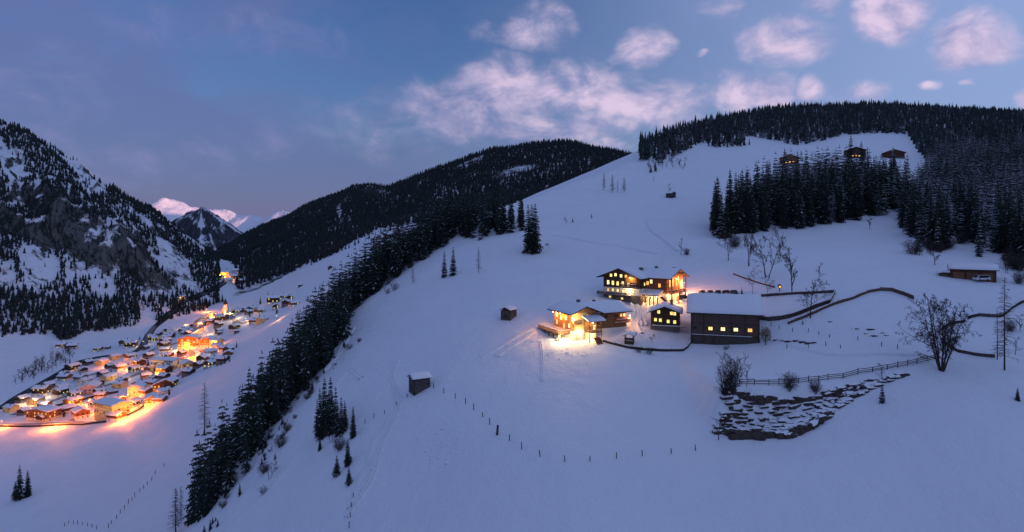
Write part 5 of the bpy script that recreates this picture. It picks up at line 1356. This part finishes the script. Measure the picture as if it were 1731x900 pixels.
# ------------------------------------------------------------------ the rock bank
def rock_mesh(seed):
    r = np.random.RandomState(seed); bm = bmesh.new(); bmesh.ops.create_cube(bm, size=1.0)
    bmesh.ops.subdivide_edges(bm, edges=bm.edges[:], cuts=2, use_grid_fill=True)
    for v in bm.verts:
        p = v.co.normalized() * .62; v.co = v.co.lerp(p, .35); v.co += Vector(r.normal(0, .055, 3))
    me = bpy.data.meshes.new('rock'); bm.to_mesh(me); bm.free(); me.materials.append(M_ROCKB); return me
def cap_mesh(seed):
    r = np.random.RandomState(seed); b = Bag(); n = 7
    xs = np.linspace(-.52, .52, n); X, Y = np.meshgrid(xs, xs, indexing='ij'); e = np.clip(1 - (np.abs(X) / .56) ** 3, 0, 1) * np.clip(1 - (np.abs(Y) / .56) ** 3, 0, 1)
    Z = .30 + .34 * e ** .5 + r.normal(0, .03, X.shape) - .12 * (e < .2)
    v = np.stack([X + r.normal(0, .02, X.shape), Y + r.normal(0, .02, X.shape), Z], -1).reshape(-1, 3); i = np.arange(n * n).reshape(n, n)
    b.add(v, np.stack([i[:-1, :-1], i[1:, :-1], i[1:, 1:], i[:-1, 1:]], -1).reshape(-1, 4)); o = b.build('snow_cap', [M_SNOWCAP], smooth=True); me = o.data; bpy.data.objects.remove(o); return me
def rockb(g, b):
    p = geo(g).outputs['Position']; q = g.vm('MULTIPLY', p, (1, 1, 3.5)); n = g.noise(q, .9, 7, .7); n2 = g.noise(p, .35, 4, .6)
    g.l(g.mix(g.m('ADD', g.m('MULTIPLY', n, .7), g.m('MULTIPLY', n2, .3)), (.014, .011, .010), (.13, .105, .09)), b.inputs['Base Color'])
    bm = g.n('ShaderNodeBump'); bm.inputs['Strength'].default_value = 1.0; bm.inputs['Distance'].default_value = .25; g.l(n, bm.inputs['Height']); g.l(bm.outputs[0], b.inputs['Normal']); b.inputs['Roughness'].default_value = .95
M_ROCKB = material('bank_rock', rockb)
ROCKS = [rock_mesh(40 + i) for i in range(6)]; CAPS = [cap_mesh(60 + i) for i in range(4)]
def lerp_curve(c, t):
    t = t * (len(c) - 1); i = min(int(t), len(c) - 2); f = t - i; return (c[i][0] + (c[i + 1][0] - c[i][0]) * f, c[i][1] + (c[i + 1][1] - c[i][1]) * f)
def rock_bank():
    top = [(1226, 655), (1270, 673), (1310, 675), (1350, 674), (1390, 670), (1425, 658), (1455, 650), (1490, 644), (1530, 634)]
    bot = [(1216, 735), (1250, 741), (1295, 742), (1340, 738), (1375, 722), (1405, 703), (1435, 684), (1475, 664), (1530, 641)]
    c0 = ground(1350, 700); e = empty('rock_bank', c0); r = random.Random(3)
    def put(t, s, L, dpt, hh, cap):
        a, b_ = lerp_curve(top, t), lerp_curve(bot, t); u, v = a[0] + (b_[0] - a[0]) * s, a[1] + (b_[1] - a[1]) * s
        g = ground(u, v); a2, b2 = lerp_curve(top, min(1, t + .03)), lerp_curve(bot, min(1, t + .03)); g2 = ground(a2[0] + (b2[0] - a2[0]) * s, a2[1] + (b2[1] - a2[1]) * s)
        if g is None or g2 is None: return
        ang = math.atan2(g2.y - g.y, g2.x - g.x) if (g2 - g).length < 9 else 0
        o = place_part('rock', r.choice(ROCKS), e); o.location = g - c0 + Vector((0, .15 * dpt, r.uniform(-.15, .15))); o.scale = (L, dpt, hh)
        o.rotation_euler = (r.gauss(0, .10), r.gauss(-.02, .10), max(-.5, min(.9, ang)) + r.gauss(0, .15))
        if cap:
            c = place_part('snow_cap', r.choice(CAPS), o); c.scale = (1.06, 1.15, 1.0 * min(1.8, .85 / hh)); c.location = (0, .10, .5 - .30 * min(1.8, .85 / hh) - .10); c.rotation_euler = (0, 0, 0)
    for s, n, (l0, l1), (h0, h1), pc, t0, t1 in ((1.0, 26, (2.2, 4.2), (1.4, 2.4), .2, 0, .62), (.92, 22, (2.2, 4.4), (1.1, 1.9), .5, 0, .60), (.80, 20, (1.2, 3.4), (.6, 1.2), .8, 0, .75), (.66, 24, (1.0, 3.2), (.5, 1.0), .85, 0, .85), (.52, 24, (1.0, 3.2), (.45, .9), .85, 0, .9),
                                                 (.36, 22, (1.2, 3.8), (.5, 1.0), .8, 0, .95), (.20, 22, (1.4, 4.0), (.5, 1.0), .7, 0, 1), (.04, 42, (1.8, 3.4), (.7, 1.3), .4, .02, 1), (.14, 18, (1.4, 2.6), (.6, 1.1), .3, .55, 1)):
        for i in range(n):
            t = t0 + (t1 - t0) * (i + r.random()) / n
            put(t, min(1.02, max(0, s + r.gauss(0, .035))), r.uniform(l0, l1), r.uniform(.8, 1.5), r.uniform(h0, h1), r.random() < pc)
    for i in range(14):                               # left end of the bank
        put(r.uniform(0, .04), r.random(), r.uniform(.8, 1.8), r.uniform(.8, 1.4), r.uniform(.5, 1.1), r.random() < .5)
    prop(e, 'dark layered rock bank with snow on its ledges below the rail fence', 'rock bank')
rock_bank()
for i, (u, v, s) in enumerate([(1312, 576, .7), (1322, 577, .6), (1332, 578, .8), (1345, 577, .7), (1356, 579, .8), (1366, 581, .8), (1376, 580, .6)]):
    o = place_part('boulder', ROCKS[i % 6], None); o.location = ground(u, v); o.scale = (s * 2.2, s, s * .7); prop(o, ordinal(i + 1) + ' from the left of the low stones right of the barn', 'stone', 'stones in the snow right of the barn')
for i, (u, v, s) in enumerate(sorted([(1450, 556, .7), (1472, 557, 1.0), (1464, 564, .6), (1478, 568, .9), (1492, 563, .6), (1470, 568, .4), (1515, 562, .5), (1404, 544, .7), (1498, 567, .6), (1441, 556, .4)])):
    o = place_part('boulder', ROCKS[(i + 2) % 6], None); o.location = ground(u, v) - Vector((0, 0, .15)); o.scale = (s * 2.0, s, s * .6); prop(o, ordinal(i + 1) + ' from the left of the stones poking out of the pasture', 'stone', 'stones poking out of the pasture')
# ------------------------------------------------------------------ single trees and bushes
SG = [(541, 740, 86), (548, 736, 100), (553, 728, 62), (559, 733, 98), (567, 731, 80), (577, 735, 66), (583, 727, 52), (597, 739, 54), (536, 735, 62), (570, 737, 60)]
for i, (u, v, px) in enumerate(sorted(SG)):
    g = ground(u, v); spruce(g, ph(g, px), 'spruce in the dark clump standing alone on the lower slope, %s from the left' % ordinal(i + 1), 'spruces of the lone clump', wide=.95)
ONE = [(541, 761, 22, 'low spruce sapling at the foot of the lone clump'), (588, 787, 48, 'slender spruce just below the lone clump'), (569, 804, 36, 'small bushy spruce, left of the pair below the clump'), (590, 819, 32, 'lowest small bushy spruce below the lone clump'), (348, 872, 34, 'narrow young spruce on the snow near the belt bottom'), (368, 890, 13, 'tiny spruce near the bottom edge right of the belt'),
       (465, 777, 13, 'tiny spruce among bare bushes right of the belt'), (477, 718, 14, 'tiny dark spruce beside the belt edge halfway down'), (33, 845, 60, 'taller spruce of the pair at the lower left meadow'), (47, 840, 46, 'shorter spruce of the pair at the lower left meadow'), (26, 843, 30, 'shaggy low spruce left of the meadow pair'),
       (1491, 681, 37, 'lone small spruce at the right end of the rock bank'), (1720, 677, 24, 'little spruce at the right edge of the slope'), (751, 469, 46, 'left spruce of the pair on the open upper slope'), (766, 466, 50, 'right spruce of the pair on the open upper slope'), (893, 428, 84, 'tall spruce, left of the big pair above the hay hut'), (905, 428, 86, 'tall spruce, right of the big pair above the hay hut'), (899, 424, 80, 'tall spruce between the two of the big pair'),
       (1100, 292, 14, 'small spruce below the crest wood on the upper slope'), (1108, 290, 18, 'pointed spruce below the crest wood on the upper slope'), (1655, 434, 46, 'snowy spruce standing forward at the wood above the garage'), (1000, 369, 10, 'tiny spruce alone on the upper slope'), (968, 376, 10, 'tiny spruce left of another tiny one on the upper slope'), (1254, 497, 14, 'small dark spruce at the end of the parked cars'), (1357, 548, 10, 'tiny spruce in the pasture below the board fence')]
for u, v, px, lb in ONE:
    g = ground(u, v); spruce(g, ph(g, px), lb, None, wide=1.5 if px < 40 else 1.15)
BT = [(1592, 627, 142, 'big', 'bare_tree', 'large many stemmed leafless tree at the end of the rail fence', 1.0), (1698, 626, 160, 'larch_b', 'larch', 'tall thin bare larch at the right edge of the slope', .8), (1686, 608, 90, 'snag', 'larch', 'smaller ragged larch just left of the tall thin one', .9),
      (1231, 441, 48, 'crown_a', 'bare_tree', 'leafless tree at the left foot of the spruce grove', 1), (1266, 450, 62, 'crown_b', 'bare_tree', 'forked leafless tree under the spruce grove', .8), (1297, 470, 70, 'crown_b', 'bare_tree', 'broad leafless tree uphill from the long barn', 1.05), (1318, 433, 48, 'crown_a', 'bare_tree', 'leafless tree close below the middle of the grove', .8),
      (1339, 498, 100, 'slim_b', 'bare_tree', 'tall slender leafless tree by the upper board fence', .8), (1384, 475, 36, 'slim_a', 'bare_tree', 'small slender leafless tree alone on the pasture', 1.2), (1370, 538, 64, 'crown_a', 'bare_tree', 'rounded leafless tree between the two board fences', 1.15), (1272, 498, 60, 'birch', 'birch', 'pale drooping birch behind the right end of the barn roof', .8), (1298, 504, 56, 'birch', 'birch', 'pale birch right of the barn roof beside the fence', .9),
      (1151, 432, 34, 'slim_a', 'bare_tree', 'slim leafless sapling uphill from the guest house', .9), (1161, 431, 14, 'shrub_a', 'bush', 'tiny bush beside the slim sapling uphill', 1), (809, 461, 44, 'larch_b', 'larch', 'bare larch alone on the open upper slope', 1.0), (698, 479, 28, 'larch_b', 'larch', 'short spreading larch near the two round bushes', 1.5), (655, 497, 14, 'shrub_b', 'bush', 'left one of two round bare bushes on the slope', .9), (667, 491, 18, 'shrub_b', 'bush', 'right one of two round bare bushes on the slope', .9),
      (1021, 322, 30, 'larch_a', 'larch', 'leftmost larch of the small group high on the slope', 1.3), (1035, 326, 32, 'larch_a', 'larch', 'second larch of the small group high on the slope', 1.3), (1044, 325, 22, 'larch_b', 'larch', 'thinnest larch of the small group high on the slope', .8), (1055, 325, 26, 'larch_a', 'larch', 'rightmost larch of the small group high on the slope', 1.7),
      (1131, 333, 26, 'slim_a', 'bare_tree', 'leafless tree beside the tiny hut high up', 1), (1104, 308, 12, 'slim_a', 'bare_tree', 'lone stick tree above the tiny hut', 1), (957, 378, 14, 'slim_b', 'bare_tree', 'small leafless tree on the upper slope left of tiny spruces', 1.2), (1580, 448, 44, 'slim_b', 'bare_tree', 'leafless tree below the wood left of the garage', 1.1), (1470, 388, 30, 'slim_b', 'bare_tree', 'leafless sapling at the gap between grove and wood', 1.1),
      (1238, 664, 78, 'thicket', 'bare_bush', 'tall dark thicket at the left end of the rail fence', .95), (1226, 672, 62, 'thicket', 'bare_bush', 'second dark thicket leaning left off the bank', .9), (1262, 655, 42, 'slim_a', 'bare_tree', 'thin leafless sapling right of the dark thicket', 1.1), (1334, 658, 34, 'shrub_a', 'bare_bush', 'wide bare bush behind the middle of the rail fence', 1.0), (1378, 664, 28, 'shrub_a', 'bare_bush', 'smaller bare bush on the bank behind the fence', .8), (1215, 744, 60, 'slim_b', 'bare_tree', 'thin leafless tree at the lower left corner of the bank', 1.0), (1492, 645, 36, 'slim_a', 'bare_tree', 'thin sapling on the bank above the lone spruce', 1.2),
      (1712, 455, 30, 'shrub_a', 'bare_bush', 'bare bush uphill from the garage corner', 1), (1698, 448, 40, 'slim_b', 'bare_tree', 'leafless tree right of the garage below the wood', 1), (1722, 480, 26, 'shrub_a', 'bare_bush', 'bare bush at the right edge below the garage', 1), (1716, 600, 36, 'slim_a', 'bare_tree', 'thin sapling right of the tall larch', 1.2), (1724, 560, 34, 'slim_b', 'bare_tree', 'leafless sapling at the right edge', 1.1), (1708, 560, 24, 'shrub_a', 'bare_bush', 'low bare bush right of the larch', 1),
      (297, 902, 78, 'larch_a', 'larch', 'reddish bare larch at the bottom end of the tree belt', 1.4), (306, 880, 60, 'larch_b', 'larch', 'ragged bare larch beside the reddish one', 1.0), (346, 735, 90, 'larch_b', 'larch', 'tall bare larch rising at the left side of the belt', 1.0), (456, 810, 34, 'crown_b', 'bare_tree', 'small leafless tree on the snow right of the belt', 1), (446, 800, 20, 'shrub_a', 'bare_bush', 'brown bush left of the small leafless tree', 1.1), (445, 836, 20, 'shrub_b', 'bare_bush', 'lowest brown bush right of the belt', .8), (396, 818, 12, 'shrub_a', 'bare_bush', 'tiny brown bush close to the belt', 1), (380, 836, 9, 'shrub_a', 'bare_bush', 'tiniest brown bush close to the belt', 1), (474, 756, 24, 'shrub_a', 'bare_bush', 'brown bush at the belt edge halfway down', 1), (481, 727, 26, 'slim_b', 'bare_tree', 'leafless sapling at the belt edge halfway down', 1),
      (560, 748, 36, 'crown_b', 'bare_tree', 'leafless tree in front of the lone spruce clump', 1.0), (573, 762, 30, 'shrub_a', 'bare_bush', 'brown bush below the lone spruce clump', .8), (1080, 596, 14, 'shrub_b', 'bare_bush', 'low bush against the garden fence', 1.2), (1098, 599, 18, 'shrub_b', 'bare_bush', 'dark bush under the garden fence', 1.0), (1102, 580, 16, 'crown_a', 'bare_tree', 'gnarled little fruit tree in the garden', 1.2), (1228, 591, 12, 'shrub_b', 'bare_bush', 'small bush at the foot of the barn', 1), (925, 415, 6, 'shrub_b', 'bush', 'small bush right of the big spruces', 1.2)]
for (u, v, px, kind, name, lb, sx) in BT:
    g = ground(u, v)
    if g: bare(g, ph(g, px), kind, name, lb, 'bush' if 'bush' in name else 'tree', None, sx)
for i in range(26):
    g = ground(random.uniform(1095, 1172), random.uniform(270, 287)); bare(g, random.uniform(4, 9), random.choice(['slim_a', 'slim_b', 'larch_a']), 'bare_tree', 'thin leafless tree along the edge of the crest wood', 'tree', 'thin leafless trees along the crest wood', 1.5)
for i in range(44):                                   # scrub under and beside the grove and wood
    u, v = random.choice([(random.uniform(1205, 1330), random.uniform(398, 425)), (random.uniform(1690, 1731), random.uniform(430, 465)), (random.uniform(1540, 1600), random.uniform(415, 432)), (random.uniform(1590, 1640), random.uniform(395, 420))])
    g = ground(u, v); bare(g, random.uniform(3, 7), random.choice(['slim_a', 'slim_b', 'shrub_a']), 'bare_tree', 'leafless sapling at the ragged foot of the upper spruce woods', 'tree', 'leafless saplings below the spruces', 1.3)
for i in range(70):                                   # scrub and seedlings along the belt's open side
    k = random.randrange(1, 8); a, b_ = Vector(BAND[k]), Vector(BAND[k + 1]); q = a.lerp(b_, random.random()) + Vector((random.uniform(-1, 9), random.uniform(-5, 1)))
    p = (q.x, q.y, hz(q.x, q.y))
    if random.random() < .35: spruce(p, random.uniform(1.2, 4.5), 'seedling spruce on the snow beside the dark belt of trees', 'seedling spruces beside the belt', wide=1.4)
    else: bare(p, random.uniform(1, 3.2), random.choice(['shrub_a', 'shrub_b', 'slim_a']), 'bare_bush', 'low bare bush on the snow beside the dark belt of trees', 'bush', 'bare bushes beside the belt', 1.1)
# withered copper-leaved bush at the barn corner
def leaf_bush():
    p = ground(1294, 583); e = empty('leafy_bush', p); r = random.Random(2); b = Bag()
    for i in range(900):
        a, c = r.uniform(0, 6.28), r.uniform(-1, 1); rad = r.random() ** .35; q = Vector((math.cos(a) * math.sqrt(1 - c * c) * 1.7 * rad, math.sin(a) * math.sqrt(1 - c * c) * 1.4 * rad, 3.0 + c * 2.3 * rad + .4 * math.sin(a * 3)))
        if q.z < 1.0: q.x *= .5
        d1 = Vector((r.gauss(0, 1), r.gauss(0, 1), r.gauss(0, 1))).normalized() * .22; d2 = Vector((r.gauss(0, 1), r.gauss(0, 1), r.gauss(0, 1))).normalized() * .16
        b.add([tuple(q - d1), tuple(q + d2), tuple(q + d1)], [(0, 1, 2)])
    b.build('crown', [plainmat('copper_leaves', (.16, .085, .025), .9, .5, 4)], e); trunk_bag(3.0, .16, .05).build('trunk', [M_BARK], e)
    prop(e, 'copper brown leafy bush at the right corner of the long barn', 'bush')
leaf_bush()
# ------------------------------------------------------------------ tracks in the snow
def track(px, wd, dep=.16, name='ski_track'):
    dep *= 1.7; wd *= 1.15
    pl = draped(px); ribbon(name, pl, wd, M_SNOW, ((-1.35, -.25), (-1, .06 + dep), (-.6, .10 + dep * .9), (-.35, -.02), (.35, -.02), (.6, .10 + dep * .9), (1, .06 + dep), (1.35, -.25)))
TR_ = [([(913, 553), (914, 580), (917, 610), (916, 645)], .7, .10), ([(918, 546), (905, 556), (880, 566), (858, 580), (835, 594), (812, 604)], 1.0, .2), ([(908, 558), (890, 572), (868, 585), (840, 603)], .9, .16), ([(672, 612), (663, 632), (668, 655), (676, 680), (664, 715), (648, 745), (638, 775), (633, 800), (622, 825), (604, 850), (585, 876)], 1.1, .2), ([(664, 640), (668, 668), (672, 690), (655, 728), (640, 758), (630, 780), (625, 810), (612, 830)], 1.0, .18),
       ([(660, 700), (645, 728), (627, 752), (620, 790), (606, 812), (590, 860)], .9, .16), ([(596, 556), (580, 585), (562, 612), (545, 632)], 2.0, .22), ([(930, 398), (960, 402), (1010, 412), (1060, 420), (1110, 430)], 1.3, .18), ([(1092, 372), (1098, 388), (1120, 405), (1145, 425)], 1.2, .18), ([(905, 395), (880, 402), (920, 399)], 1.4, .2), ([(610, 640), (590, 625), (570, 650), (540, 700), (480, 800), (400, 880)], 1.3, .14),
       ([(898, 578), (930, 575), (968, 574)], .8, .2), ([(1300, 575), (1400, 600), (1500, 600), (1570, 602)], .9, .12), ([(1070, 510), (1078, 530), (1072, 550), (1080, 565)], 2.2, .3), ([(1085, 505), (1082, 530), (1090, 552)], 1.6, .3)]
for px, wd, dp in TR_: track(px, wd, dp, 'footpath' if dp > .19 else 'ski_track')

def churned(paths):
    """lumps of trodden snow along the trails"""
    b = Bag(); r = random.Random(8)
    for px, wd, n in paths:
        pl = draped(px)
        for i in range(n):
            x, y = pl[r.randrange(len(pl))]; x += r.gauss(0, wd); y += r.gauss(0, wd); s = r.uniform(.15, .42); z = hz(x, y)
            t = [(x + s * c * r.uniform(.7, 1.3), y + s * q * r.uniform(.7, 1.3), z - .05) for c, q in _ct[5]]
            b.add(t + [(x + r.gauss(0, .05), y + r.gauss(0, .05), z + s * r.uniform(.5, .9))], [(k, (k + 1) % 5, 5) for k in range(5)])
    o = b.build('churned_snow', [M_SNOWCAP]); prop(o, kind='stuff')
churned([([(915, 548), (895, 560), (870, 575), (840, 592), (812, 604)], .9, 170), ([(908, 556), (880, 578), (845, 602)], .7, 90), ([(668, 615), (664, 640), (676, 685), (650, 742), (630, 790), (600, 855)], .8, 170), ([(740, 730), (760, 760), (750, 790)], 2.2, 60), ([(1068, 512), (1078, 535), (1074, 560)], 1.2, 120), ([(1085, 545), (1100, 570), (1090, 560)], 1.2, 60), ([(925, 600), (960, 598), (985, 600)], 1.6, 70)])
